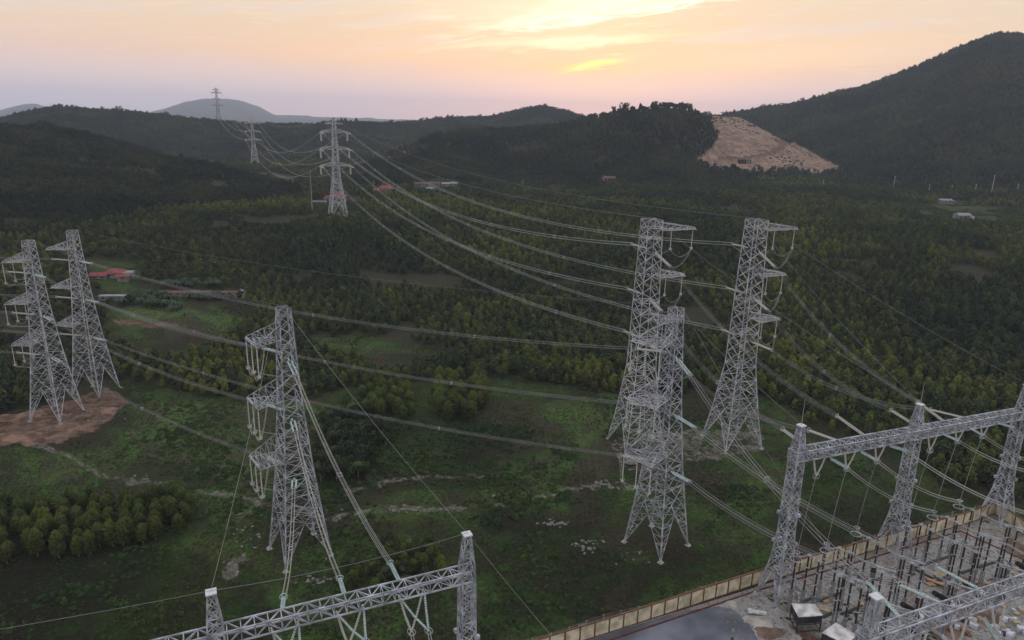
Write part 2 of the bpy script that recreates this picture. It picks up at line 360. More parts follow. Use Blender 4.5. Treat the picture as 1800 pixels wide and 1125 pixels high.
TONE = [([(-60,955),(330,960),(470,1010),(480,1140),(-60,1140)], .62), ([(560,745),(650,735),(900,760),(1010,800),(900,850),(600,860)], .72), ([(880,905),(1010,930),(1100,990),(1060,1080),(860,1125),(820,960)], .66),  # ground tone: green patches, and darker foreground exposure painted into the colour
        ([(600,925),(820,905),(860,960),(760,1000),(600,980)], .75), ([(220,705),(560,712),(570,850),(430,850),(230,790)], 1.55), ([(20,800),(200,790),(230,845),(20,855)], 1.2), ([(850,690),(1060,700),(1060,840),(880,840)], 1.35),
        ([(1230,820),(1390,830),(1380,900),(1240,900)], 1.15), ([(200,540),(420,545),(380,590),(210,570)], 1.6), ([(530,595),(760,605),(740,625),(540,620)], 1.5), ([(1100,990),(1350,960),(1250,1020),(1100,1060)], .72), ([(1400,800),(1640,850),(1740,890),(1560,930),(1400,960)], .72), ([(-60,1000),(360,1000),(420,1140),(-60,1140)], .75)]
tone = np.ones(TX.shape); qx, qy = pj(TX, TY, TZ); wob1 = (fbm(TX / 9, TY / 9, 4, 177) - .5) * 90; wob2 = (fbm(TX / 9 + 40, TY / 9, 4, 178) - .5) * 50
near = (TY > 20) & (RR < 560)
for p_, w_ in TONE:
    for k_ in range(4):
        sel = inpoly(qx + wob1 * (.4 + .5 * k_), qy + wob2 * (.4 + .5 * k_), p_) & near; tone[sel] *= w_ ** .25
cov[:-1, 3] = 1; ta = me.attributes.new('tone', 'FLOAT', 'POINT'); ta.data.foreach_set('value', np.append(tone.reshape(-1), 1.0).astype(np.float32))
ca = me.color_attributes.new('cov', 'FLOAT_COLOR', 'POINT'); ca.data.foreach_set('color', cov.reshape(-1))
gm = bpy.data.materials.new('earth_and_grass'); gm.use_nodes = True; t = gm.node_tree; bs = t.nodes['Principled BSDF']
bs.inputs['Roughness'].default_value = .95; bs.inputs['Specular IOR Level'].default_value = .1
at = N(t, 'ShaderNodeAttribute', attribute_name='cov'); sp = N(t, 'ShaderNodeSeparateColor'); L(t, at.outputs['Color'], sp.inputs[0])
g = N(t, 'ShaderNodeNewGeometry')
def nz(sc, det=6, dist=0., rough=.6):
    n = N(t, 'ShaderNodeTexNoise'); n.inputs['Scale'].default_value = sc; n.inputs['Detail'].default_value = det; n.inputs['Roughness'].default_value = rough
    n.inputs['Distortion'].default_value = dist; L(t, g.outputs['Position'], n.inputs['Vector']); return n.outputs[0]
fine = nz(1.1, 8, .4, .7); mid = nz(.16, 6, .8); big = nz(.028, 5, .6)
floor_c = ramp(t, fine, [(.3, (.022, .024, .014)), (.7, (.06, .055, .032))])
gr = ramp(t, big, [(.40, (.040, .034, .020)), (.47, (.034, .050, .018)), (.54, (.050, .088, .022)), (.66, (.062, .080, .024))])
gr = mixc(t, val(t, 'MULTIPLY', ramp(t, mid, [(.42, (0, 0, 0)), (.62, (1, 1, 1))]), .75), gr, (.046, .038, .025))
gr = mixc(t, .85, gr, ramp(t, fine, [(.30, (.22, .22, .22)), (.5, (.75, .75, .75)), (.70, (1.75, 1.75, 1.6))]), 'MULTIPLY')
speck = ramp(t, nz(.55, 9, .2, .75), [(.70, (0, 0, 0)), (.755, (1, 1, 1))], 'LINEAR')
gr = mixc(t, val(t, 'MULTIPLY', speck, .5), gr, (.20, .18, .15))
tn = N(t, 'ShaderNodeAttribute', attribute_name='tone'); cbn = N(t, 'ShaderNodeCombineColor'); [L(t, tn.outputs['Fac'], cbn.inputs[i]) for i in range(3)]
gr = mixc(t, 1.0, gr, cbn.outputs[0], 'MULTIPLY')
soil = ramp(t, nz(.22, 10, .8, .75), [(.36, (.045, .028, .020)), (.46, (.105, .063, .045)), (.56, (.17, .11, .082)), (.68, (.26, .21, .175))])
pz = N(t, 'ShaderNodeSeparateXYZ'); L(t, g.outputs['Position'], pz.inputs[0])
terr = val(t, 'SINE', val(t, 'ADD', val(t, 'MULTIPLY', pz.outputs[2], .75), val(t, 'MULTIPLY', nz(.012, 4), 14.0)))
quar = ramp(t, val(t, 'ADD', nz(.07, 10, 1.0, .75), val(t, 'MULTIPLY', terr, .022)), [(.32, (.10, .085, .055)), (.43, (.19, .13, .095)), (.53, (.29, .19, .145)), (.62, (.36, .27, .21)), (.74, (.16, .15, .10))])
quar = mixc(t, .5, quar, ramp(t, nz(.16, 10, .9, .8), [(.38, (.35, .34, .28)), (.50, (.95, .9, .85)), (.62, (1.35, 1.3, 1.25))]), 'MULTIPLY')
rub = ramp(t, nz(.9, 9, .5, .75), [(.36, (.06, .055, .04)), (.5, (.13, .118, .098)), (.66, (.30, .285, .26))])
def edge(s, w=.22):
    return ramp(t, val(t, 'ADD', s, val(t, 'MULTIPLY', val(t, 'SUBTRACT', fine, .5), 1.1)), [(.5 - w, (0, 0, 0)), (.5 + w, (1, 1, 1))], 'LINEAR')
c = mixc(t, edge(sp.outputs[0]), floor_c, gr)
brk = ramp(t, nz(.35, 8, 1.0, .7), [(.44, (0, 0, 0)), (.56, (1, 1, 1))])
c = mixc(t, val(t, 'MULTIPLY', val(t, 'MULTIPLY', edge(sp.outputs[2], .35), brk), val(t, 'SUBTRACT', 1.0, sp.outputs[1])), c, rub)
c = mixc(t, edge(sp.outputs[1], .3), c, mixc(t, edge(sp.outputs[2]), soil, quar))
L(t, c, bs.inputs['Base Color'])
bp = N(t, 'ShaderNodeBump'); bp.inputs['Strength'].default_value = .9; bp.inputs['Distance'].default_value = .5; L(t, fine, bp.inputs['Height']); L(t, bp.outputs[0], bs.inputs['Normal'])
me.materials.append(gm)

# ------------------------------------------------------------------ foliage
LEAF_E = leafmat('eucalyptus_leaf', (.036, .054, .018), (.070, .086, .020), (.118, .130, .024))
LEAF_N = leafmat('young_leaf', (.038, .058, .014), (.056, .074, .015), (.080, .094, .016), .03)
LEAF_D = leafmat('dark_leaf', (.024, .038, .018), (.036, .054, .020), (.056, .074, .022))
LEAF_H = leafmat('hill_leaf', (.011, .021, .011), (.022, .034, .014), (.046, .058, .020), .016)
LEAF_R = leafmat('ridge_leaf', (.020, .034, .022), (.034, .050, .028), (.062, .076, .034), .011)
LEAF_B = leafmat('bush_leaf', (.032, .060, .020), (.050, .084, .024), (.072, .098, .026), .03)
BANANA = leafmat('banana_leaf', (.026, .052, .024), (.035, .065, .028), (.042, .07, .03), .05)
BARK = mat('pale_bark', (.20, .17, .13), .9, 0, .35, 2.0, .3)
def leaves(n, shape, size, seed, core=None, tips=0):
    """leaf clumps: small bent faces spread through the crown; shape(rng) -> point, outward normal"""
    rg = random.Random(seed); v = []; f = []; lf = []
    for i in range(n):
        p, nn = shape(rg)
        d = (nn + Vector((rg.gauss(0, .38), rg.gauss(0, .38), rg.gauss(.1, .35)))).normalized()
        a = d.orthogonal().normalized(); a = (Matrix.Rotation(rg.uniform(0, 6.28), 3, d) @ a); b = d.cross(a)
        s = size * rg.uniform(.6, 1.4); k = len(v)
        q = [p + a*s + b*s*.15 - d*s*.25, p + b*s*.6 + d*s*.1, p - a*s - b*s*.1 - d*s*.25, p - b*s*.6 + d*s*.05]
        v += q; f += [(k, k+1, k+2), (k, k+2, k+3)]
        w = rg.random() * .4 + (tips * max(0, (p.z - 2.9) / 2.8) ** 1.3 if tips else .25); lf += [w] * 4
    if core:
        k0 = len(v); rings, seg = 5, 7
        for i in range(rings + 1):
            for j in range(seg):
                t_ = 2 * math.pi * (j + .5 * (i % 2)) / seg; x, z = core(i / rings); wob = rg.uniform(.75, 1.2)
                v.append(Vector((math.cos(t_) * x * wob, math.sin(t_) * x * wob, z))); lf.append(rg.uniform(.1, .5))
        for i in range(rings):
            for j in range(seg):
                f.append((k0 + i*seg + j, k0 + i*seg + (j+1) % seg, k0 + (i+1)*seg + (j+1) % seg, k0 + (i+1)*seg + j))
    return v, f, lf
def crown_mesh(name, data, m):
    v, f, lf = data; me = bpy.data.meshes.new(name); me.from_pydata([tuple(p) for p in v], [], f); me.update(); me.materials.append(m)
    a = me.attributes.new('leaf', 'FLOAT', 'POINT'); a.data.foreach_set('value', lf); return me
def euc_prof(t_): return 2.5 * (t_ + .08) ** .38 * max(1 - t_, 0) ** .60
def euc_shape(rg):
    t_ = rg.random() ** .85; r_ = euc_prof(t_) * (.62 + .45 * rg.random()); a = rg.uniform(0, 6.283)
    lump = 1 + .08 * math.sin(a * 3 + t_ * 9) + .06 * math.sin(a * 5 - t_ * 14)
    return Vector((math.cos(a) * r_ * lump, math.sin(a) * r_ * lump, 1.0 + t_ * 4.5)), Vector((math.cos(a), math.sin(a), .5 + t_)).normalized()
def broad(seed, spread=1.6, hz=3.2, n=7):
    rg0 = random.Random(seed); bl = [(Vector((rg0.gauss(0, spread * .55), rg0.gauss(0, spread * .55), rg0.uniform(hz * .7, hz * 1.5))), rg0.uniform(.8, 1.35)) for _ in range(n)]
    def sh(rg):
        c_, r_ = bl[int(rg.random() * n)]
        d = Vector((rg.gauss(0, 1), rg.gauss(0, 1), rg.gauss(.25, .9))).normalized()
        return c_ + d * r_ * rg.uniform(.72, 1.08), d
    return sh
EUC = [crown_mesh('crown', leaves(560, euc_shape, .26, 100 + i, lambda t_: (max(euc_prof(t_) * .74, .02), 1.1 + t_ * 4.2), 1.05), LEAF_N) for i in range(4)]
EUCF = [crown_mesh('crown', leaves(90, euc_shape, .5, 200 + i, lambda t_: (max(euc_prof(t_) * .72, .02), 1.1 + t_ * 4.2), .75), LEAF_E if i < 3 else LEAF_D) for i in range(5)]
BRD = [crown_mesh('crown', leaves(520, broad(300 + i), .27, 310 + i, lambda t_: (1.3 * math.sin(max(t_, .04) * 3.0), 2.2 + t_ * 2.2)), LEAF_E if i % 2 else LEAF_D) for i in range(4)]
EUCD = [crown_mesh('crown', leaves(90, euc_shape if i < 2 else broad(450 + i, 1.5), .5, 250 + i, lambda t_: (max(euc_prof(t_) * .72, .02), 1.5 + t_ * 3.9)), LEAF_H) for i in range(4)]
EUCR = [crown_mesh('crown', leaves(90, euc_shape if i < 1 else broad(470 + i, 1.6), .5, 260 + i, lambda t_: (max(euc_prof(t_) * .72, .02), 1.5 + t_ * 3.9)), LEAF_R) for i in range(4)]
BRDF = [crown_mesh('crown', leaves(130, broad(400 + i, 1.7), .52, 410 + i, lambda t_: (1.35 * math.sin(max(t_, .04) * 3.0), 2.0 + t_ * 2.4)), LEAF_E if i % 2 else LEAF_D) for i in range(5)]
def bush_shape(rg):
    d = Vector((rg.gauss(0, 1), rg.gauss(0, 1), abs(rg.gauss(0, .8)))).normalized()
    a = math.atan2(d.y, d.x); return Vector((d.x, d.y, d.z * .75)) * rg.uniform(.6, 1.05) * (1 + .25 * math.sin(3 * a)), d
BSH = [crown_mesh('bush', leaves(110, bush_shape, .24, 500 + i), LEAF_B) for i in range(3)]
mt = MB()
mt.tube([(0, 0, -.5), (.05, .02, 1.2), (.02, .08, 2.6), (.1, .05, 4.2)], [.13, .11, .08, .03], 6)
for a_, z_ in ((.4, 1.6), (2.4, 2.0), (4.3, 2.4), (5.6, 3.0)):
    mt.tube([(.03, .04, z_), (math.cos(a_)*.6, math.sin(a_)*.6, z_ + .5), (math.cos(a_)*1.0, math.sin(a_)*1.0, z_ + 1.2)], [.05, .035, .015], 4)
_tr = mt.build('trunk', BARK); TRUNK = _tr.data; bpy.data.objects.remove(_tr)

def tree(name, kind, x, y, s, label, cat, group, first=[]):
    z = H1(x, y)
    o = empty(name, (x, y, z), random.uniform(0, 6.28), label, cat, group); o.scale = (s * random.uniform(.9, 1.1), s * random.uniform(.9, 1.1), s * random.uniform(.9, 1.15))
    c_ = bpy.data.objects.new('crown', kind[int(random.random() * len(kind))]); COL.objects.link(c_); c_.parent = o
    t_ = bpy.data.objects.new('trunk', TRUNK); COL.objects.link(t_); t_.parent = o
    return o
NT = 0; TREE_XY = []
def stand(poly, sp, n, kinds, smin, smax, label, group, name='eucalyptus_tree', cat='tree', jit=.38):
    global NT
    P2 = [G(*p) for p in poly]; xs = [p.x for p in P2]; ys = [p.y for p in P2]; pts = []
    y = min(ys); row = 0
    while y < max(ys):
        x = min(xs) + (row % 2) * sp * .5
        while x < max(xs):
            a = x + random.gauss(0, sp * jit * .5); b = y + random.gauss(0, sp * jit * .5); q = pj(a, b, 0.)
            if inpoly(np.array([q[0]]), np.array([q[1]]), poly)[0]: pts.append((a, b))
            x += sp
        y += sp * .9; row += 1
    random.shuffle(pts)
    for a, b in pts[:n]:
        tree(name, kinds, a, b, random.uniform(smin, smax), label, cat, group); TREE_XY.append((a, b)); NT += 1
stand([(-40,902),(120,893),(300,880),(338,890),(345,925),(300,950),(200,972),(100,985),(-40,990)], 3.45, 130, EUC, .86, 1.15,
      'rounded young eucalyptus in the dense plantation block at the lower left of the field', 'eucalyptus trees of the lower left plantation block')
stand([(645,672),(715,668),(728,700),(722,742),(640,742),(632,715)], 3.6, 40, EUC, 1.05, 1.4,
      'young yellow-green eucalyptus in the left of the two small clumps in mid field', 'eucalyptus trees of the left mid-field clump')
stand([(762,678),(852,672),(858,720),(835,742),(770,740)], 3.7, 36, EUC, 1.05, 1.45,
      'young yellow-green eucalyptus in the right of the two small clumps in mid field', 'eucalyptus trees of the right mid-field clump')
stand([(560,790),(590,735),(650,742),(700,770),(660,800),(625,850),(575,868),(550,835)], 3.3, 44, BRD, 1.0, 1.5,
      'dark leafy tree at the shaded edge right of the lone grass-field tower', 'dark trees beside the lone tower', 'leafy_tree')
stand([(615,1000),(690,975),(735,950),(775,985),(790,1035),(735,1050),(620,1052)], 2.9, 26, EUC + BRD, .62, .95,
      'small yellowish tree in the thicket beyond the near left gantry beam', 'small trees behind the near gantry', 'young_tree')
stand([(860,640),(1065,652),(1065,680),(960,668),(860,655)], 4.0, 30, EUC, .85, 1.1,
      'bright young eucalyptus in the front row left of the paired tall towers', 'eucalyptus trees left of the paired towers')
stand([(1190,650),(1262,655),(1262,690),(1195,686)], 3.9, 14, EUC, .95, 1.2,
      'bright young eucalyptus between the two tall right-hand towers', 'eucalyptus trees between the tall towers')

# far woods as points that carry crowns
def scatter(name, pts, scl, srcs, label=None, group=None, ztilt=0.08):
    n = len(pts); me = bpy.data.meshes.new(name); me.vertices.add(n); me.vertices.foreach_set('co', np.asarray(pts, np.float32).reshape(-1))
    a = me.attributes.new('sc', 'FLOAT', 'POINT'); a.data.foreach_set('value', np.asarray(scl, np.float32))
    rot = np.zeros((n, 3), np.float32); rot[:, 2] = RNG.uniform(0, 6.28, n); rot[:, :2] = RNG.normal(0, ztilt, (n, 2))
    b = me.attributes.new('ro', 'FLOAT_VECTOR', 'POINT'); b.data.foreach_set('vector', rot.reshape(-1))
    p = me.attributes.new('pk', 'INT', 'POINT'); p.data.foreach_set('value', RNG.integers(0, len(srcs), n).astype(np.int32))
    o = bpy.data.objects.new(name, me); COL.objects.link(o); tag(o, label, None, group, 'stuff')
    ng = bpy.data.node_groups.new(name, 'GeometryNodeTree'); ng.interface.new_socket('Geometry', in_out='INPUT', socket_type='NodeSocketGeometry')
    ng.interface.new_socket('Geometry', in_out='OUTPUT', socket_type='NodeSocketGeometry')
    gi = ng.nodes.new('NodeGroupInput'); go = ng.nodes.new('NodeGroupOutput'); ip = ng.nodes.new('GeometryNodeInstanceOnPoints')
    jn = ng.nodes.new('GeometryNodeJoinGeometry')
    for s in reversed(srcs):
        oi = ng.nodes.new('GeometryNodeObjectInfo'); oi.inputs['Object'].default_value = s; oi.inputs['As Instance'].default_value = True
        ng.links.new(oi.outputs['Geometry'], jn.inputs[0])
    def na_(nm, ty):
        q = ng.nodes.new('GeometryNodeInputNamedAttribute'); q.data_type = ty; q.inputs['Name'].default_value = nm; return q.outputs['Attribute']
    ng.links.new(gi.outputs[0], ip.inputs['Points']); ng.links.new(jn.outputs[0], ip.inputs['Instance']); ip.inputs['Pick Instance'].default_value = True
    ng.links.new(na_('pk', 'INT'), ip.inputs['Instance Index']); ng.links.new(na_('sc', 'FLOAT'), ip.inputs['Scale']); ng.links.new(na_('ro', 'FLOAT_VECTOR'), ip.inputs['Rotation'])
    ng.links.new(ip.outputs[0], go.inputs[0]); md = o.modifiers.new('scatter', 'NODES'); md.node_group = ng
    return o
def source(name, kinds, px, py, s, label, cat):
    """individual trees and bushes whose crowns also clothe the far woods"""
    out = []
    for i, k in enumerate(kinds):
        w = onground(px + i * 9, py + (i % 3) * 3); o = empty(name, w, i * 1.3, label, cat, label); o.scale = (s, s, s)
        c_ = bpy.data.objects.new('crown', k); COL.objects.link(c_); c_.parent = o
        t_ = bpy.data.objects.new('trunk', TRUNK); COL.objects.link(t_); t_.parent = o; out.append(c_)
    return out
SE = source('eucalyptus_tree', EUCF, 905, 600, 1.0, 'young tree at the front of the plantation above the mid-field grass', 'tree')
SB = source('leafy_tree', BRDF, 1480, 690, 1.0, 'loose leafy tree above the field right of the tall towers', 'tree')
SD = source('hill_tree', EUCD, 60, 226, 1.2, 'dark tree on the crest of the rounded hill at the left edge', 'tree')
SR = source('ridge_tree', EUCR, 935, 190, 1.5, 'dark tree on the peak of the far ridge left of the bare hill', 'tree')
SU = []
for i, (px, py) in enumerate(((890, 880), (905, 888), (922, 876))):
    w = onground(px, py); o = bpy.data.objects.new('bush', BSH[i]); COL.objects.link(o); o.location = w; o.scale = (2.2, 2.2, 2.2)
    tag(o, 'low dark bush in the thicket left of the nearest right-hand tower', 'bush', 'bushes left of the nearest right-hand tower'); SU.append(o)

def ringpts(r0, r1, sp, a0=-46, a1=46):
    y = np.arange(-r1, r1, sp); gx, gy = np.meshgrid(y, y[y > 0]); gx = gx.reshape(-1) + RNG.normal(0, sp * .28, gx.size); gy = gy.reshape(-1) + RNG.normal(0, sp * .28, gy.size)
    r = np.hypot(gx, gy); a = np.degrees(np.arctan2(gx, gy)); k = (r > r0) & (r <= r1) & (a > a0) & (a < a1); return gx[k], gy[k]
EXCL = []   # (x, y, radius) kept free of woods: tower bases, houses
def woods(r0, r1, sp, smul, euc_thr):
    x, y = ringpts(r0, r1, sp); z, wh, tt = hgt(x, y, True); op, so_, ru, qu, rs_, trk = cover(x, y, z, wh)
    dn = fbm(x / 45, y / 45, 4, 61); keep = ~(op | so_ | ru | qu | (rs_ & (RNG.random(x.size) < .55))) & (tt < 1.12) & ~((dn < .30) & (r0 < 900))
    px, py = pj(x, y, z); row = fbm(x / 160 + 9, y / 160, 3, 71)
    for ex, ey, er in EXCL: keep &= np.hypot(x - ex, y - ey) > er
    s = RNG.uniform(.55, 1.3, x.size) * smul * (.8 + .5 * dn)
    s = np.where(RNG.random(x.size) < .03, s * 1.35, s); crest = (tt > .9) & (tt < 1.03) & (wh >= 0); s = np.where(crest & (RNG.random(x.size) < .14), s * RNG.uniform(1.15, 1.5, x.size), s)
    e = (row < euc_thr) ^ (RNG.random(x.size) < .12)
    pts = np.stack([x, y, z - .15 * s], -1); dk = (wh >= 0) & (tt > .06); d1 = np.isin(wh, (0, 2)); out = []
    for k, q in ((keep & e & ~dk, 1), (keep & ~e & ~dk, .74), (keep & dk & d1, .95), (keep & dk & ~d1, .95)): out += [pts[k], s[k] * q]
    return out
# ------------------------------------------------------------------ lattice structures
def interp(pr, z):
    for (a, b), (c, d) in zip(pr, pr[1:]):
        if z <= c: return b + (d - b) * (z - a) / (c - a)
    return pr[-1][1]
class Tower:
    def __init__(s, loc, rot, prof, levels, mat_, label, group, name='transmission_tower', cat='pylon', legw=.28, brw=.105, splay=None, footing=True, detail=True, wide=1.0):
        s.loc = Vector(loc); s.rot = rot; s.pr = prof; s.mat = mat_; s.root = empty(name, s.loc, 0, label, cat, group); s.brw = brw; s.wide = wide
        c, sn = math.cos(rot), math.sin(rot)
        s.ax = Vector((c, sn, 0)); s.ay = Vector((-sn, c, 0)); sg = [(1, 1), (-1, 1), (-1, -1), (1, -1)]
        def cor(i, z): h = interp(prof, z); return s.ax * sg[i % 4][0] * h + s.ay * sg[i % 4][1] * h * wide + Vector((0, 0, z))
        s.cor = cor
        zt = prof[-1][0]
        zz = sorted(set([p[0] for p in prof] + [0]))
        for i in range(4):
            m = MB()
            for a, b in zip(zz, zz[1:]):
                w = legw * (1.0 - .45 * a / zt); m.bar(cor(i, a), cor(i, b), w)
            m.build('leg', mat_, s.root)
            if footing:
                f = MB(); p = cor(i, 0); f.box(p - Vector((0, 0, 1.2)), 1.1, 1.1, 1.35, rot); f.box(p - Vector((0, 0, -.15)), .6, .6, .35, rot); f.build('footing', CONC, s.root)
        m = MB()
        for i in range(4):
            if splay:
                z1 = splay; A0, B0 = cor(i, 0.05), cor(i + 1, 0.05); A1, B1 = cor(i, z1), cor(i + 1, z1); mid = (A1 + B1) / 2
                m.bar(A1, B1, brw); m.bar(A0, mid, brw * 1.25); m.bar(B0, mid, brw * 1.25)
                n = 5
                for (L0, L1_) in ((A0, A1), (B0, B1)):
                    for k in range(1, n + 1):
                        p = L0.lerp(L1_, k / n); q = L0.lerp(mid, k / n); m.bar(p, q, brw * .65)
                        if k > 1 or n == 1: m.bar(L0.lerp(L1_, (k - 1) / n), q, brw * .6)
                # hip bracing inside the leg corner
                for k in (2, 4):
                    f_ = k / n; m.bar(cor(i + 1, 0.05).lerp(cor(i + 1, z1), f_) * 1.0, B0.lerp((cor(i + 1, z1) + cor(i + 2, z1)) / 2, f_), brw * .6)
                    m.bar(B0.lerp(mid, f_), cor(i + 1, .05).lerp((cor(i + 1, z1) + cor(i + 2, z1)) / 2, f_), brw * .6)
            lv = levels
            for a, b in zip(lv, lv[1:]):
                A0, B0, A1, B1 = cor(i, a), cor(i + 1, a), cor(i, b), cor(i + 1, b)
                big = (b - a) > 4.2
                m.bar(A0, B1, brw); m.bar(B0, A1, brw)
                if big or detail is True and (round(b * 10) % 3 == 0): m.bar(A1, B1, brw)
                if big:
                    X = (A0 + B1) / 2
                    w0 = (B0 - A0).length; w1 = (B1 - A1).length; tt = w0 / (w0 + w1); X = A0.lerp(B1, tt)
                    for Q0, Q1 in ((A0, A1), (B0, B1)):
                        M_ = Q0.lerp(Q1, tt); m.bar(M_, X, brw * .65)
                        m.bar(Q0.lerp(Q1, tt * .5), Q0.lerp(X, .5), brw * .6); m.bar(Q0.lerp(Q1, tt + (1 - tt) * .5), Q1.lerp(X, .5), brw * .6)
                        m.bar(M_, Q0.lerp(X, .5), brw * .6); m.bar(M_, Q1.lerp(X, .5), brw * .6)
                    m.bar(A0.lerp(X, .5), (A0 + B0) / 2, brw * .6); m.bar(B0.lerp(X, .5), (A0 + B0) / 2, brw * .6)
        for z in [splay] if splay else []:
            m.bar(cor(0, z).lerp(cor(1, z), .5), cor(1, z).lerp(cor(2, z), .5), brw * .8); m.bar(cor(1, z).lerp(cor(2, z), .5), cor(2, z).lerp(cor(3, z), .5), brw * .8)
            m.bar(cor(2, z).lerp(cor(3, z), .5), cor(3, z).lerp(cor(0, z), .5), brw * .8); m.bar(cor(3, z).lerp(cor(0, z), .5), cor(0, z).lerp(cor(1, z), .5), brw * .8)
        for z in levels[::3] + [zt]:
            m.bar(cor(0, z), cor(2, z), brw * .7); m.bar(cor(1, z), cor(3, z), brw * .7)
            for i in range(4): m.bar(cor(i, z), cor(i + 1, z), brw)
        m.build('bracing', mat_, s.root)
    def part(s, m, name, mt_, parent=None):
        return m.build(name, mt_, parent or s.root)
    def arm(s, z, h, Lt, w, side, posts=3, phang=6.0, mid_post=False, drop=0., n=5, flat=False):
        """a cross-arm along the local +x (side=1) or -x (side=-1); returns the hanging points' lower ends (world)"""
        u = s.ax * side; v = s.ay; hw0 = interp(s.pr, z); hw1 = interp(s.pr, z + h)
        Lr = [u * hw0 + v * k * hw0 + Vector((0, 0, z)) for k in (-1, 1)]; Ur = [u * hw1 + v * k * hw1 + Vector((0, 0, z + h)) for k in (-1, 1)]
        Lt_ = [u * Lt + v * k * w / 2 + Vector((0, 0, z - drop)) for k in (-1, 1)]; Ut = [p + Vector((0, 0, .45)) for p in Lt_]
        m = MB(); b = s.brw
        for a, c in ((Lr, Lt_), (Ur, Ut)):
            for k in (0, 1): m.bar(a[k], c[k], b * 1.25)
        for i in range(n):
            f, g_ = i / n, (i + 1) / n
            for k in (0, 1):
                m.bar(Lr[k].lerp(Lt_[k], f), Ur[k].lerp(Ut[k], g_), b * .75); m.bar(Lr[k].lerp(Lt_[k], g_), Ur[k].lerp(Ut[k], g_), b * .75)
            m.bar(Lr[0].lerp(Lt_[0], f), Lr[1].lerp(Lt_[1], g_), b * .75); m.bar(Lr[1].lerp(Lt_[1], f), Lr[0].lerp(Lt_[0], g_), b * .75); m.bar(Lr[0].lerp(Lt_[0], g_), Lr[1].lerp(Lt_[1], g_), b * .75)
            m.bar(Ur[i % 2].lerp(Ut[i % 2], f), Ur[1 - i % 2].lerp(Ut[1 - i % 2], g_), b * .75)
        m.bar(Lt_[0] + (Lt_[0] - Lt_[1]).normalized() * .5, Lt_[1] + (Lt_[1] - Lt_[0]).normalized() * .5, b * 2.0, b * 1.6); m.bar(Ut[0], Ut[1], b * 1.2)
        A_ = s.part(m, 'crossarm', s.mat); out = []
        if posts == 3: pp = [Lt_[0].lerp(Lt_[1], f) for f in (0, .5, 1)]
        elif posts == 2: pp = [Lt_[0].lerp(Lt_[1], .5), (Lr[0] + Lr[1]).lerp(Lt_[0] + Lt_[1], .38) / 2]
        elif posts == 1: pp = [(Lt_[0] + Lt_[1]) / 2]
        else: pp = []
        for p in pp:
            m = MB(); q = p - Vector((0, 0, phang)); m.tube([p, p - Vector((0, 0, .5))], .05); m.discs(p - Vector((0, 0, .5)), q, .09, .145, 12)
            m.torus(q + Vector((0, 0, .25)), .42, .05, 12, 4); m.box(q - Vector((0, 0, .25)), .7, .3, .25, s.rot)
            m.build('post_insulator', CREAM, A_); out.append(s.loc + q - Vector((0, 0, .2)))
        return out
    def string(s, z, target, L=5.6, m_=None, gap=.75, r=.2, off=(0, 0), sagdir=0.04):
        """a double tension string from the body at height z towards target; returns its live end (world)"""
        c = s.loc + Vector((0, 0, z)) + s.ax * off[0] + s.ay * off[1]; d = Vector(target) - c; d.z = 0; d.normalize(); hw = interp(s.pr, z)
        k = min(hw / max(abs(d.dot(s.ax)), 1e-3), hw / max(abs(d.dot(s.ay)), 1e-3)); a = c + d * k
        dd = (Vector(target) - a).normalized(); dd.z -= sagdir; dd.normalize(); e = a + dd * L; sd_ = d.cross(Vector((0, 0, 1))).normalized() * gap / 2
        m = MB(); m.bar(a - s.loc - dd * .4, a - s.loc + dd * .5, .25)
        for k in (-1, 1):
            m.discs(a + dd * .5 + sd_ * k - s.loc, e - dd * .3 + sd_ * k - s.loc, r * .45, r * .95, 18)
        o = s.part(m, 'tension_insulator', m_ or CREAM)
        m = MB(); m.bar(e - s.loc - sd_ * 1.5, e - s.loc + sd_ * 1.5, .16); m.torus(e - s.loc, .5, .05, 12, 4, nrm=dd); m.build('yoke_plate', STEEL, o)
        return e
    def jumper(s, pts, sag=1.2, r=.026):
        m = MB()
        for k in (-.22, .22):
            path = []
            for a, b in zip(pts, pts[1:]):
                a = Vector(a); b = Vector(b); n = 7
                for i in range(n):
                    t_ = i / n; path.append(a.lerp(b, t_) - Vector((0, 0, 4 * sag * t_ * (1 - t_))) + s.ay * k - s.loc)
            path.append(Vector(pts[-1]) + s.ay * k - s.loc); m.tube(path, r, 4)
        s.part(m, 'jumper_cable', ALUL)

def span(a, b, sag, label, group, r=.026, gap=.46, n=40, quad=True, mt_=None, name='conductor_bundle', cat='power line', spacers=True):
    a = Vector(a); b = Vector(b); d = (b - a); h = Vector((d.x, d.y, 0)).normalized().cross(Vector((0, 0, 1)))
    m = MB(); offs = ((-1, -1), (1, -1), (1, 1), (-1, 1)) if quad else ((-1, 0), (1, 0))
    def pt(t_): return a.lerp(b, t_) - Vector((0, 0, 4 * sag * t_ * (1 - t_)))
    for ox, oz in offs:
        m.tube([pt(i / n) + h * ox * gap / 2 + Vector((0, 0, oz * gap / 2)) - a for i in range(n + 1)], r, 4)
    o = m.build(name, mt_ or ALU); o.location = a; tag(o, label, cat, group)
    if spacers:
        k = max(2, int(d.length / 38))
        for i in range(1, k):
            p = pt((i + random.uniform(-.12, .12)) / k) - a; q = MB(); g = gap / 2 + .06
            c4 = [p + h * x_ * g + Vector((0, 0, z_ * g)) for x_, z_ in ((-1, -1), (1, -1), (1, 1), (-1, 1))]
            for j in range(4): q.bar(c4[j], c4[(j + 1) % 4], .11)
            q.build('spacer', STEEL, o)
    return o
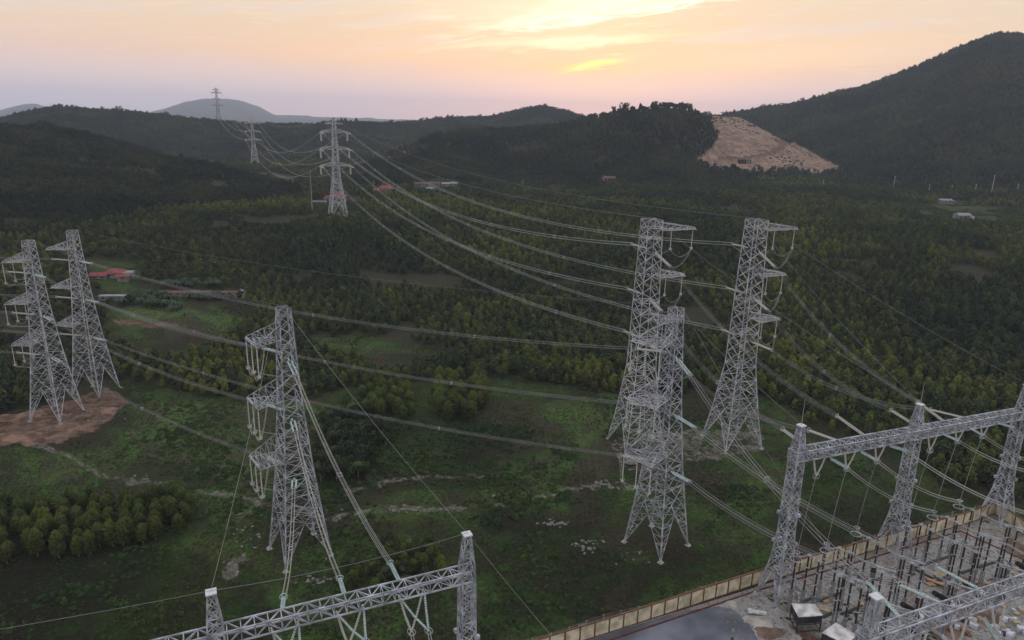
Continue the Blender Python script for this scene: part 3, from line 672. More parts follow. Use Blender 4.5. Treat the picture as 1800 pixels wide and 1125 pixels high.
def thin(a, b, sag, label, group='thin shield wires', r=.028, mt_=None, n=30, off=0):
    a = Vector(a); b = Vector(b); m = MB(); m.tube([a.lerp(b, i / n) - Vector((0, 0, 4 * sag * (i/n) * (1 - i/n))) - a for i in range(n + 1)], r, 4)
    o = m.build('shield_wire', mt_ or ALU); o.location = a; return tag(o, label, 'cable', group)

PA = [(0, 5.0), (9.7, 3.95), (20.6, 2.9), (34, 1.95), (46.5, 1.4), (54.6, 1.1)]
def lev(z0, z1, d0, d1):
    out = [z0]; z = z0
    while z < z1 - .6 * d1:
        f = (z - z0) / (z1 - z0); z += d0 + (d1 - d0) * f; out.append(min(z, z1))
    out[-1] = z1; return out
LA = [9.2, 15.2, 20.0] + lev(20.0, 54.6, 3.1, 1.9)[1:]
def typeA(c, front, label, Larm, w, posts=3, mt_=None):
    rot = front + math.radians(45)
    T = Tower(c, rot, PA, LA, mt_ or STEEL, label, 'single-sided lattice towers', splay=9.2)
    return T
fa = math.radians
TA = typeA((-44.5, 131.3, 0), fa(-98), 'lattice tower standing alone in the grass left of centre, three arms pointing left', 9, 4)
TCt = typeA((33.2, 137.2, 0), fa(-93), 'nearest lattice tower right of centre, in front of the taller pair, arms toward the viewer', 9, 6)
TL1 = typeA((-139.4, 198.9, 0), fa(-52), 'left one of the two lattice towers on the bare red earth mound', 9, 4, mt_=STEELP)
TL2 = typeA((-138.8, 218.6, 0), fa(-52), 'right, farther one of the two lattice towers on the bare red earth mound', 9, 4, mt_=STEELP)
# A's footprint is turned so that one face looks to -153 deg; its arms leave that face (local -x after the turn)
def dirside(T, ang):
    """index the body face that looks towards ang: returns (axis swap, side)"""
    best = None
    for k in range(4):
        a = T.rot + k * math.pi / 2; d = abs((a - ang + math.pi) % (2 * math.pi) - math.pi)
        if best is None or d < best[0]: best = (d, k)
    T.rot += best[1] * math.pi / 2; c, sn = math.cos(T.rot), math.sin(T.rot); T.ax = Vector((c, sn, 0)); T.ay = Vector((-sn, c, 0))
dirside(TA, fa(-143)); dirside(TCt, fa(-137)); dirside(TL1, fa(-187)); dirside(TL2, fa(-187))
ARMZ = [(48.4, 3.0), (36.0, 3.6), (23.4, 4.2)]; STRZ = [44.9, 32.4, 19.8]
JA, JC, JL1, JL2 = [], [], [], []
for i, (z, h) in enumerate(ARMZ):
    JA.append(TA.arm(z, h, ARM_A[i], 6.6, 1)); JC.append(TCt.arm(z, h, ARM_C[i], 7.0, 1))
    JL1.append(TL1.arm(z, h, ARM_L[i], 7.0, 1)); JL2.append(TL2.arm(z, h, ARM_L2[i], 4.0, 1, posts=0))

# the tall pair
PB = [(0, 6.1), (9, 4.75), (18, 3.7), (24.5, 3.0), (66, 2.1)]
LB = [9.0, 15.5, 20.5, 24.5] + lev(24.5, 66, 3.3, 2.7)[1:]
TB1 = Tower((65.8, 190.4, 0), fa(-117.6 + 45 + 90), PB, LB, STEELP, 'farther right one of the tall lattice towers, short arms pointing right with hanging loops', 'tall lattice towers right of centre', splay=9.0, brw=.125)
TB2 = Tower((36.6, 186.3, 0), fa(-117.6 + 45 + 90), PB, LB, STEELP, 'tall lattice tower just behind the nearest right-hand tower, short arms pointing right', 'tall lattice towers right of centre', splay=9.0, brw=.125)
for T in (TB1, TB2): dirside(T, fa(17))
JB = {}
for T in (TB1, TB2):
    JB[T] = [T.arm(z, 2.0, l, 2.2, 1, posts=2, phang=5.4) for z, l in ((63.2, 12.6), (50.4, 10.6), (37.4, 10.6))]
SB_Z = [58.0, 45.2, 32.6]

# the valley tower and the two behind it (double-sided)
PF = [(0, 5.6), (14, 3.8), (27, 2.3), (45, 1.6), (60, 1.2), (66, .5)]
LF = [10, 17, 23, 28] + lev(28, 66, 3.6, 2.6)[1:]
def typeF(loc, rot, label, k=1.0):
    T = Tower(loc, rot, PF, LF, STEELD if k > 1.3 else STEELP, label, 'double-sided lattice towers', splay=10, brw=.24 * k, legw=.5 * k); T.hang = []  # darker steel on the ridge tower paints its silhouette against the sky
    for z, l in ((56.5, 8.8), (45.5, 9.6), (34.5, 10.0)):
        T.hang.append([T.arm(z, 2.4, l, 1.6, sd_, posts=0, n=4, drop=-.2) for sd_ in (-1, 1)])
    for sd_ in (-1, 1):
        T.arm(62.0, 1.2, 5.5, .8, sd_, posts=0, n=3)
    return T
locF = P(594, 374, 500); locE = P(449, 297, 1050); locD = P(384, 207, 1450)
locF.z = H1(locF.x, locF.y); locE.z = H1(locE.x, locE.y); locD.z = H1(locD.x, locD.y) - 2
print('FED', locF, locE, locD)
TF = typeF(locF, fa(28), 'double-sided lattice tower by the red roofed house in the valley, six hanging conductors')
TE = typeF(locE, fa(22), 'smaller double-sided lattice tower on the hillside left of the valley tower', 1.1)
TD = typeF(locD, fa(20), 'farthest lattice tower on the hill ridge, outlined against the blue mountain', 1.6)
def armtip(T, i, sd_, dz=-.2, l=None):
    z, ll = ((56.5, 8.8), (45.5, 9.6), (34.5, 10.0))[i]; return T.loc + T.ax * sd_ * (l or ll) + Vector((0, 0, z + dz))

# ---- spans
lv3 = ('top', 'middle', 'bottom')
# left towers to A and C
for i in range(3):
    # L1 -> A
    zL = STRZ[i]; tgtA = TA.loc + Vector((0, 0, zL)); e1 = TL1.string(zL, tgtA, m_=GLASS); e2 = TA.string(zL, TL1.loc + Vector((0, 0, zL)), m_=GLASS, gap=.5)
    span(e1, e2, 2.6, f'{lv3[i]} conductor bundle from the left earth-mound tower to the lone tower in the grass', 'conductors into the lone tower')
    # L2 -> C
    e3 = TL2.string(zL, TCt.loc + Vector((0, 0, zL)), m_=GLASS); e4 = TCt.string(zL, TL2.loc + Vector((0, 0, zL)), L=6.2, m_=CREAM, gap=.6)
    span(e3, e4, 4.6, f'{lv3[i]} long conductor bundle crossing mid picture from the mound towers to the nearest right-hand tower', 'long conductors across the field')
    # away to the left
    oL1 = TL1.loc + Vector((-330, 62, zL + 14)); oL2 = TL2.loc + Vector((-330, 62, zL + 14))
    e5 = TL1.string(zL, oL1, L=7.5, gap=.5); e6 = TL2.string(zL, oL2, L=7.5, gap=.5)
    span(e5, oL1, 7, f'{lv3[i]} conductor bundle leaving the left mound tower past the left edge', 'conductors leaving to the left')
    span(e6, oL2, 7, f'{lv3[i]} conductor bundle leaving the right mound tower toward the left edge', 'conductors leaving to the left')
    TL1.jumper([e5] + JL1[i][:] + [e1], 1.0)
    TA.jumper([e2] + JA[i][::-1], .9); JA[i].append(e2)
    JC[i].append(e4)

# ---- gantries
def onplane(px, py, A_, B_):
    q = Vector(ray(px, py)); n = Vector((B_.y - A_.y, A_.x - B_.x, 0)); c0 = Vector((0, 0, CAMH)); k = (A_ - c0).dot(n) / q.dot(n); return c0 + q * k
def column(base, peak, beamz, rot, label, group, hb=2.8, mt_=STEEL, spike=True, wk=1.0):
    k = peak / 33.
    pr = [(0, hb), (8 * k, 1.45), (13 * k, 1.1), (beamz, .98), (beamz + 2, .92), (peak, .42)]; pr = [(a, b * wk) for a, b in pr]
    T = Tower(base, rot, pr, lev(6.5, beamz + 2, 2.2, 1.6) + lev(beamz + 2, peak, 1.6, 1.3)[1:], mt_, label, group, 'gantry_column', 'gantry column', legw=.26, brw=.12, splay=6.5)
    m = MB(); m.box((0, 0, peak), 1.3, 1.3, .2, rot); T.part(m, 'top_plate', WHITE)
    if spike:
        m = MB(); m.tube([(0, 0, peak), (0, 0, peak + 2.4), (0, 0, peak + 5.2)], [.07, .05, .02], 5); T.part(m, 'lightning_rod', ALUL)
    m = MB()
    for z in (beamz * .62, beamz * .42):
        for sx_ in (-1, 1):
            for sy_ in (-1, 1):
                h_ = interp(pr, z) + .2; p = T.ax * sx_ * h_ + T.ay * sy_ * h_ + Vector((0, 0, z)); m.box(p - Vector((0, 0, .3)), .55, .55, .6, rot)
    T.part(m, 'junction_box', STEEL); return T
def beam(a, b, label, group, w=1.9, h=1.8, n=None, mt_=STEEL):
    a = Vector(a); b = Vector(b); d = b - a; l = d.length; u = d.normalized(); v = Vector((-u.y, u.x, 0)).normalized(); n = n or int(l / 1.9)
    root = empty('gantry_beam', a, 0, label, 'gantry beam', group); m = MB(); c = MB()
    Q = [v * w / 2 * sy_ + Vector((0, 0, h / 2 * sz)) for sy_, sz in ((-1, -1), (1, -1), (1, 1), (-1, 1))]
    for q in Q: c.bar(q, q + d, .2)
    for i in range(n):
        for k in range(4):
            p0, p1 = Q[k], Q[(k + 1) % 4]; s0, s1 = d * (i / n), d * ((i + 1) / n)
            if (i + k) % 2: p0, p1 = p1, p0
            m.bar(p0 + s0, p1 + s1, .11); m.bar(Q[k] + s0, Q[(k + 1) % 4] + s0, .11)
    c.build('chord', mt_, root); m.build('lacing', mt_, root); return root, u, v
def vstring(root, a1, a2, bot, m1, m2):
    """two insulator strings meeting in a V below the beam, with a corona ring"""
    for a_, mm in ((a1, m1), (a2, m2)):
        a_ = Vector(a_); pts = MB(); mid = a_.lerp(Vector(bot), .5) - Vector((0, 0, .35)); o = root.location
        pts.discs(a_ - o, mid - o, .12, .19, 9, 6); pts.discs(mid - o, Vector(bot) - o, .12, .19, 9, 6); pts.build('insulator_string', mm, root)
    r_ = MB(); r_.torus(Vector(bot) - root.location, .62, .07, 14, 4, (0.2, 1, 0)); r_.torus(Vector(bot) - root.location + Vector((0, 0, -.3)), .35, .06, 12, 4); r_.build('corona_ring', STEEL, root)
def teal(root, a, b, mm=None, gap=.5):
    m = MB(); a = Vector(a) - root.location; b = Vector(b) - root.location; d = (b - a).normalized(); s_ = d.cross(Vector((0, 0, 1))).normalized() * gap / 2
    for k in (-1, 1): m.discs(a + s_ * k, b + s_ * k, .07, .18, 20, 6)
    m.torus(b, .5, .06, 12, 4, d); m.build('tension_insulator', mm or GLASS, root)

# G1: lower left
g1a = G(371, 1042, 33.); g1b = G(821, 940, 33.); ang1 = math.atan2(g1b.y - g1a.y, g1b.x - g1a.x)
C1a = column((g1a.x, g1a.y, 0), 33, 26, ang1, 'left gantry column with white top plate at the bottom left of the picture', 'columns of the near left gantry', spike=False)
C1b = column((g1b.x, g1b.y, 0), 33, 26, ang1, 'tall narrow gantry column standing at the right end of the near left beam', 'columns of the near left gantry', spike=False)
u1 = (g1b - g1a).normalized(); b1a = Vector((g1a.x, g1a.y, 26.6)) - u1 * 22; b1b = Vector((g1b.x, g1b.y, 26.6)) + u1 * .8
BM1, u1_, v1 = beam(b1a, b1b, 'lattice gantry beam crossing the bottom left corner below the lone tower', 'gantry beams', n=34)
ends = {0: (705, 1034), 1: (608, 1054), 2: (498, 1081)}
for i in range(3):
    e = onplane(*ends[i], b1a, b1b); e.z = 27.4; e = e + v1 * .95
    st_ = TA.string(STRZ[i] - .6, e, m_=GLASS, L=5.0)
    dd = (st_ - e).normalized(); live = e + dd * 3.4
    teal(BM1, e, live, gap=.3)
    span(live, st_, 2.6 + i * .2, f'{lv3[i]} conductor bundle from the lone tower down to the near left gantry beam', 'conductors from the lone tower to the near gantry', r=.03, gap=.5, mt_=ALUL)
    TA.jumper([st_] + JA[i][:1], .8)
for (ax_, ay_), (bx_, by_), (v1x, v1y), (v2x, v2y) in (((701, 1052), (744, 1044), (721.6, 1107), (748, 1097)), ((592, 1084), (638, 1074), (611, 1131), (639, 1115)), ((477, 1112), (525, 1102), (497, 1158), (526, 1142))):
    p = onplane(ax_, ay_, b1a, b1b); q = onplane(bx_, by_, b1a, b1b); p.z = q.z = 25.8
    B1_ = onplane(v1x, v1y, b1a, b1b) - v1 * .5; B2_ = onplane(v2x, v2y, b1a, b1b) - v1 * 1.5
    vstring(BM1, p, q, B1_, CREAM, CREAM); vstring(BM1, p - v1 * .6, q - v1 * .6, B2_, GLASS, GLASS)
    for k, bb in enumerate((B1_, B2_)):
        span(bb, bb + Vector((14, -46, -9 - k)), 1.2, 'twin conductor leaving below the near left gantry beam past the bottom edge', 'twin conductors below the near gantry', r=.05, gap=.35, quad=False, spacers=False, n=12, mt_=ALUL)
# G2: right
c2a = G(1365, 1052); c2b = G(1568, 970); c2c = G(1750, 915)
def pk(c_, px, py): return P(px, py, math.hypot(c_.x, c_.y)).z
h2a, h2b, h2c = pk(c2a, 1400, 747), pk(c2b, 1605, 709), pk(c2c, 1788, 674)
z2a, z2c = pk(c2a, 1400, 799), pk(c2c, 1786, 725); z2b = (z2a + z2c) / 2; print('G2 peaks', h2a, h2b, h2c, 'beam', z2a, z2b, z2c)
ang2 = math.atan2(c2c.y - c2a.y, c2c.x - c2a.x)
C2 = [column((c_.x, c_.y, 0), h_, z_ - .8, ang2, lb, 'columns of the right-hand gantry') for c_, h_, z_, lb in (
    (c2a, h2a, z2a, 'left column of the long right-hand gantry, braced legs in front of the yellow wall'),
    (c2b, h2b, z2b, 'middle column under the long right-hand gantry beam, white plate and rod on top'),
    (c2c, h2c, z2c, 'far right column of the long right-hand gantry, by the corner of the yellow wall'))]
A2 = Vector((c2a.x, c2a.y, z2a)); B2v = Vector((c2c.x, c2c.y, z2c)); u2 = (B2v - A2).normalized()
BM2, _, v2 = beam(A2 - u2 * 1.2, B2v + u2 * 1.2, 'long lattice gantry beam spanning the right side above the yellow wall', 'gantry beams', w=2.2, h=1.9, n=44)
Vb = [(1434.7, 837), (1488, 824), (1541, 811), (1634.7, 792), (1682.7, 776), (1726.7, 767)]
Va = [((1431, 803), (1452, 799)), ((1486, 792), (1506, 788)), ((1539, 781), (1558, 777)), ((1632, 760), (1651, 756)), ((1680, 749), (1699, 745)), ((1725, 741), (1743, 737))]
BOT2 = []
for (x_, y_), ((a0, a1), (b0, b1)) in zip(Vb, Va):
    bb = onplane(x_, y_, A2, B2v); p = onplane(a0, a1, A2, B2v); q = onplane(b0, b1, A2, B2v); p.z -= .3; q.z -= .3; vstring(BM2, p, q, bb, CREAM, CREAM); BOT2.append(bb)
TE2 = [((1452, 800), (1488, 822)), ((1505, 788), (1541, 809)), ((1556, 778), (1592, 792)), ((1648, 757), (1683, 774)), ((1696, 747), (1727, 765)), ((1744, 738), (1779, 751))]
YW = []
for (a_, b_) in TE2:
    p = onplane(*a_, A2, B2v) - v2 * 1.0; p.z -= .2; q = onplane(*b_, A2 - v2 * 3, B2v - v2 * 3); teal(BM2, p, q, gap=.9); YW.append(q)
    s_ = u2 * .6
# incoming on the field side of G2: (tower, level index, pixel on the beam, string start pixel)
inc = [(TB2, 0, 1529, 764), (TB2, 1, 1424, 787), (TB2, 2, 1480, 776), (TB1, 0, 1670, 734), (TB1, 1, 1622, 744), (TB1, 2, 1706, 727)]
for T, i, bx_, by_ in inc:
    e = onplane(bx_, by_, A2, B2v) + v2 * 1.1; e.z = z2a + (z2c - z2a) * (e - A2).length / (B2v - A2).length + .8
    st_ = T.string(SB_Z[i] - .6, e, L=6.4, m_=CREAM, gap=.6, r=.22); dd = (st_ - e).normalized(); dd.z -= .12; live = e + dd * 7.0
    teal(BM2, e, live, CREAM, gap=.55)
    which = 'near' if T is TB2 else 'far'
    span(live, st_, 3.6, f'{lv3[i]} conductor bundle from the {which} tall tower down to the long right-hand gantry beam', 'conductors from the tall towers to the right-hand gantry', gap=.6)
    JB[T][i] += [st_]
    # a loop under the beam to the V string
for T in (TB1, TB2):
    for i in range(3):
        outer, inner, end = JB[T][i]
        # from the valley
        sdF = 1 if T is TB1 else -1; f_ = armtip(TF, i, sdF); e = T.string(SB_Z[i], f_, L=5.4, m_=CREAM, gap=.5, r=.22)
        m = MB(); ff = f_ + (e - f_).normalized() * 7; m.discs(f_ - TF.loc, ff - TF.loc, .3, .42, 14, 6); m.build('tension_insulator', CREAM, TF.root)
        side = 'right' if T is TB1 else 'left'
        span(ff, e, SAG_F, f'{lv3[i]} conductor bundle of the {side} arms of the valley tower, running to the tall pair', 'long conductors from the valley tower to the tall pair', r=.034, gap=.7, mt_=ALUL, n=60)
        T.jumper([e + Vector((0, 0, -.3)), inner, outer, end], 2.0)
for k in range(3): TCt.jumper([JC[k][3]] + JC[k][:3], 1.0)
for T1, T2, nm in ((TF, TE, 'valley tower and the hillside tower'), (TE, TD, 'hillside tower and the ridge tower')):
    for i in range(3):
        for sd_, sn_ in ((-1, 'left'), (1, 'right')):
            a_ = armtip(T1, i, sd_); b_ = armtip(T2, i, sd_); d_ = (b_ - a_).normalized()
            for T, p, dd in ((T1, a_, d_), (T2, b_, -d_)):
                m = MB(); m.discs(p - T.loc, p + dd * 6 - T.loc - Vector((0, 0, .6)), .3, .42, 8, 5); m.build('tension_insulator', CREAM, T.root)
            span(a_ + d_ * 6, b_ - d_ * 6, 24 if T1 is TF else 14, f'{lv3[i]} {sn_}-side sagging conductor between the {nm}', f'sagging conductors between the {nm}', r=.07 if T1 is TF else .09, gap=.9, quad=False, mt_=ALUL, spacers=False)
for T in (TF,):
    for i in range(3):
        for sd_ in (-1, 1):
            for l in (-1.2, 1.2):
                p = armtip(T, i, sd_) + T.ay * l - T.loc; m = MB(); m.discs(p, p - Vector((0, 0, 5.4)), .25, .36, 9, 5); m.build('post_insulator', CREAM, T.root)
# G3: lower right
g3 = G(1540, 1050, 33.); e3 = G(1800, 1022, 27.2); ang3 = math.atan2(e3.y - g3.y, e3.x - g3.x)
C3 = column((g3.x, g3.y, 0), 33, 26, ang3, 'gantry column with white top plate rising beside the near right beam', 'columns of the near right gantry', spike=False, wk=.66)
u3 = Vector((e3.x - g3.x, e3.y - g3.y, 0)).normalized(); b3a = Vector((g3.x, g3.y, 26.6)) - u3 * 1.2; b3b = b3a + u3 * 46
BM3, _, v3 = beam(b3a, b3b, 'lattice gantry beam cutting across the bottom right corner over the switchyard', 'gantry beams', n=24)
for i, (bx_, by_, sx_, sy_, nm) in enumerate(((1594, 1086, 1552, 1051, 'top'), (1666, 1064, 1622, 1048, 'bottom'), (1736, 1036, 1692, 1014, 'middle'))):
    e = onplane(bx_, by_, b3a, b3b); e.z = 27.4; e += v3 * .95; zi = (0, 2, 1)[i]
    st_ = TCt.string(STRZ[zi] - .5, e, m_=GLASS, L=5.8, gap=.6, r=.22); JC[zi].append(st_); dd = (st_ - e).normalized(); dd.z -= .05; live = e + dd * 6.0; teal(BM3, e, live, gap=.3)
    span(live, st_, 2.4, f'{lv3[zi]} conductor bundle from the nearest right-hand tower down to the near right beam', 'conductors from the nearest right-hand tower', gap=.7, r=.045)
    TCt.jumper([st_, JC[zi][0]], 2.0)
for k, (a_, b_, c_) in enumerate((((1744, 1070), (1767, 1066), (1752.7, 1112)), ((1671, 1100), (1699, 1090), (1684, 1142)), ((1600, 1122), (1628, 1115), (1612, 1170)))):
    p = onplane(*a_, b3a, b3b); q = onplane(*b_, b3a, b3b); bb = onplane(*c_, b3a, b3b); vstring(BM3, p, q, bb, CREAM, CREAM)
    p2 = onplane(a_[0] - 26, a_[1] + 9, b3a, b3b) - v3 * .9; q2 = onplane(c_[0] + 2, c_[1] + 14, b3a - v3 * 3, b3b - v3 * 3); teal(BM3, p2, q2, gap=.5)

# shield wires
def top(T, dx=0, dz=.3): return T.loc + Vector((dx, 0, T.pr[-1][0] + dz))
thin(top(TA), top(C1b), 1.0, 'thin shield wire from lone tower top to right column of near left gantry')
thin(top(TA, -1), top(C1a), 1.0, 'thin shield wire from lone tower top to left column of near left gantry')
thin(top(C1a), top(C1b), .8, 'thin shield wire strung between the two columns of the near left gantry')
thin(top(C1b), Vector((13, 78, 16)), .5, 'thin shield wire running down right from the near left gantry column')
thin(top(C1a), Vector((-95, 60, 31)), .8, 'thin shield wire leaving the near left gantry past the left edge')
thin(top(TL2), top(TCt), 3.0, 'thin shield wire from the mound towers to the nearest right-hand tower', r=.02)
thin(top(TL1), top(TA), 2.0, 'thin shield wire from the mound towers to the lone tower', r=.02)
thin(top(TCt), top(C2[0]), .8, 'thin shield wire from the nearest right-hand tower to the left gantry column')
thin(top(TCt, 1), Vector((62, 118, 12)), .8, 'thin shield wire from the nearest right-hand tower down into the switchyard')
thin(top(TB2), top(C2[1]), 1.6, 'thin shield wire from the near tall tower to the middle gantry column')
thin(top(TB1), top(C2[2]), 1.6, 'thin shield wire from the far tall tower to the right gantry column')
thin(top(TB1, -1), top(C2[1]), 1.6, 'thin shield wire from the far tall tower to the middle gantry column')
thin(TF.loc + Vector((5, 2, 62)), top(TB1), 9, 'right thin shield wire from the valley tower to the far tall tower', r=.045)
thin(TF.loc + Vector((-5, -2, 62)), top(TB2), 9, 'left thin shield wire from the valley tower to the near tall tower', r=.045)
for a_, b_, nm in ((TF, TE, 'valley and hillside towers'), (TE, TD, 'hillside and ridge towers')):
    thin(top(a_), top(b_), 10, f'thin shield wire between the {nm}', r=.09)
EXCL += [(TF.loc.x, TF.loc.y, 14), (TE.loc.x, TE.loc.y, 14), (TL1.loc.x, TL1.loc.y, 12), (TL2.loc.x, TL2.loc.y, 12), (TB1.loc.x, TB1.loc.y, 13), (TB2.loc.x, TB2.loc.y, 13)]
# ------------------------------------------------------------------ switchyard
def sheet(name, pts, z, m, kind='structure', label=None):
    me = bpy.data.meshes.new(name); me.from_pydata([(p[0], p[1], z) for p in pts], [], [tuple(range(len(pts)))]); me.update()
    if me.polygons[0].normal.z < 0: me.flip_normals()
    o = bpy.data.objects.new(name, me); COL.objects.link(o); me.materials.append(m); return tag(o, kind=kind)
gv = bpy.data.materials.new('gravel'); gv.use_nodes = True; t = gv.node_tree; bs = t.nodes['Principled BSDF']; bs.inputs['Roughness'].default_value = .95; bs.inputs['Specular IOR Level'].default_value = .1
g = N(t, 'ShaderNodeNewGeometry')
f1 = nz(1.6, 9, .4, .75); f2 = nz(.16, 6, 1.2, .6); f3 = nz(.45, 6, .8, .6)
c = ramp(t, f1, [(.30, (.12, .11, .10)), (.5, (.29, .275, .26)), (.7, (.54, .51, .48))])
c = mixc(t, val(t, 'MULTIPLY', ramp(t, f2, [(.50, (0, 0, 0)), (.62, (1, 1, 1))]), .7), c, ramp(t, f1, [(.3, (.11, .08, .06)), (.7, (.30, .23, .18))]))
c = mixc(t, val(t, 'MULTIPLY', ramp(t, f3, [(.60, (0, 0, 0)), (.68, (1, 1, 1))]), .5), c, (.055, .062, .034))
c = mixc(t, val(t, 'MULTIPLY', ramp(t, nz(.8, 9, .3, .75), [(.66, (0, 0, 0)), (.71, (1, 1, 1))], 'LINEAR'), .7), c, (.55, .53, .50))
L(t, c, bs.inputs['Base Color']); bp = N(t, 'ShaderNodeBump'); bp.inputs['Strength'].default_value = .8; bp.inputs['Distance'].default_value = .2; L(t, f1, bp.inputs['Height']); L(t, bp.outputs[0], bs.inputs['Normal'])
asp = mat('blue_grey_asphalt', (.150, .158, .185), .9, 0, .42, .12, .1)
sheet('yard_gravel', [(WA - WD * 52)[:2], WA[:2], WC[:2], G(1800, 940)[:2], G(2000, 1090)[:2], (95, 40), (-30, 40)], 0.02, gv)
ap = [(WA - WD * 48 - WN)[:2], G(1070, 1114)[:2], G(1195, 1075)[:2], G(1262, 1066)[:2], G(1285, 1070)[:2], G(1302, 1081)[:2], G(1318, 1098)[:2], G(1338, 1135)[:2], (44, 70), (-26, 60)]
sheet('asphalt_road', ap, 0.028, asp)
RED = mat('rusty_red_paint', (.15, .035, .028), .8, 0, .35, .8)
rk = empty('red_kerb', (0, 0, 0), 0, 'rusty red kerb line running inside the yellow wall round the switchyard', 'kerb')
rp = [G(960, 1162), G(1084, 1122), G(1337, 1037), G(1520, 985), G(1688, 934), G(1800, 985), G(1900, 1035)]
m = MB()
for a_, b_ in zip(rp, rp[1:]): m.bar(a_ + Vector((0, 0, .14)), b_ + Vector((0, 0, .14)), .22, .22)
m.build('kerb_stone', RED, rk)
# wall
PANEL = mat('cream_yellow_panel', (.60, .53, .37), .85, 0, .34, .6)
POSTM = mat('brown_post', (.16, .075, .045), .85, 0, .3, 1.0)
wl = empty('boundary_wall', (0, 0, 0), 0, 'cream yellow panel wall with brown posts enclosing the switchyard', 'wall')
wp = [WA - WD * 52, WA.copy(), G(1320, 1030), G(1707, 918), WC.copy(), G(1800, 940), G(1900, 1010)]
cp = MB()
for a_, b_ in zip(wp, wp[1:]):
    n = max(1, round((b_ - a_).length / 3.15))
    for i in range(n):
        p = a_.lerp(b_, i / n); q = a_.lerp(b_, (i + 1) / n); m = MB(); d = (q - p).normalized() * .16; m.bar(p + d + Vector((0, 0, 1.55)), q - d + Vector((0, 0, 1.55)), .16, 3.1)
        m.build('panel', PANEL, wl); m = MB(); m.bar(p - Vector((0, 0, .3)), p + Vector((0, 0, 3.3)), .30); m.build('post', POSTM, wl)
    cp.bar(a_ + Vector((0, 0, 3.22)), b_ + Vector((0, 0, 3.22)), .34, .22); cp.bar(a_ + Vector((0, 0, .1)), b_ + Vector((0, 0, .1)), .4, .24)
cp.build('coping', POSTM, wl)
m = MB(); p = G(1025, 1117); m.box(p + Vector((0, 0, 0)), 1.6, 1.0, 2.0, .4); m.box(p + Vector((0, 0, 2.0)), 1.8, 1.2, .12, .4); o = m.build('control_cabinet', mat('blue_grey_enamel', (.10, .11, .15), .6)); tag(o, 'dark blue-grey cabinet standing against the yellow wall at the bottom edge', 'cabinet')
# wire fence outside the wall
un = Vector((-.392, .92, 0)); fn = empty('wire_fence', (0, 0, 0), 0, 'low wire fence on small concrete posts in the weeds outside the yellow wall', 'fence'); wr = MB(); prev = None
for i in range(44):
    p = wp[0].lerp(wp[4], i / 43) + WN * (2.7 + .3 * math.sin(i)); p.z = H1(p.x, p.y); m = MB(); m.bar(p - Vector((0, 0, .2)), p + Vector((0, 0, 1.5)), .16); m.build('post', CONC, fn)
    if prev is not None:
        for z in (.5, .95, 1.4): wr.bar(prev + Vector((0, 0, z)), p + Vector((0, 0, z)), .035)
    prev = p
wr.build('wire', STEELD, fn)

# post insulators: (top px, top py)
HP = 12.0
lines = [[(1400, 979), (1422, 977), (1440, 987), (1480, 1013), (1497, 1023), (1515, 1033)],
         [(1452, 964), (1475, 964), (1493, 972), (1537, 996), (1551, 1006), (1570, 1016)],
         [(1505, 935), (1527, 947), (1544, 956), (1588, 982), (1603, 990), (1622, 1000)],
         [(1595, 925), (1619, 923), (1637, 932), (1681, 955), (1696, 961), (1715, 971)],
         [(1640, 906), (1665, 910), (1683, 919), (1728, 942), (1742, 946), (1763, 957)],
         [(1686, 887), (1709, 897), (1727, 906), (1774, 926), (1789, 932), (1810, 942)]]
extra = [(1562, 1064), (1619, 1050), (1674, 1027), (1767, 997)]
ordn = ['first (leftmost)', 'second', 'third', 'fourth', 'fifth', 'sixth (rightmost)']
posn = ['with two grading rings next to the yellow wall', 'behind the ringed post', 'third from the yellow wall', 'paired columns of the isolator', 'just past the isolator', 'last of its line']
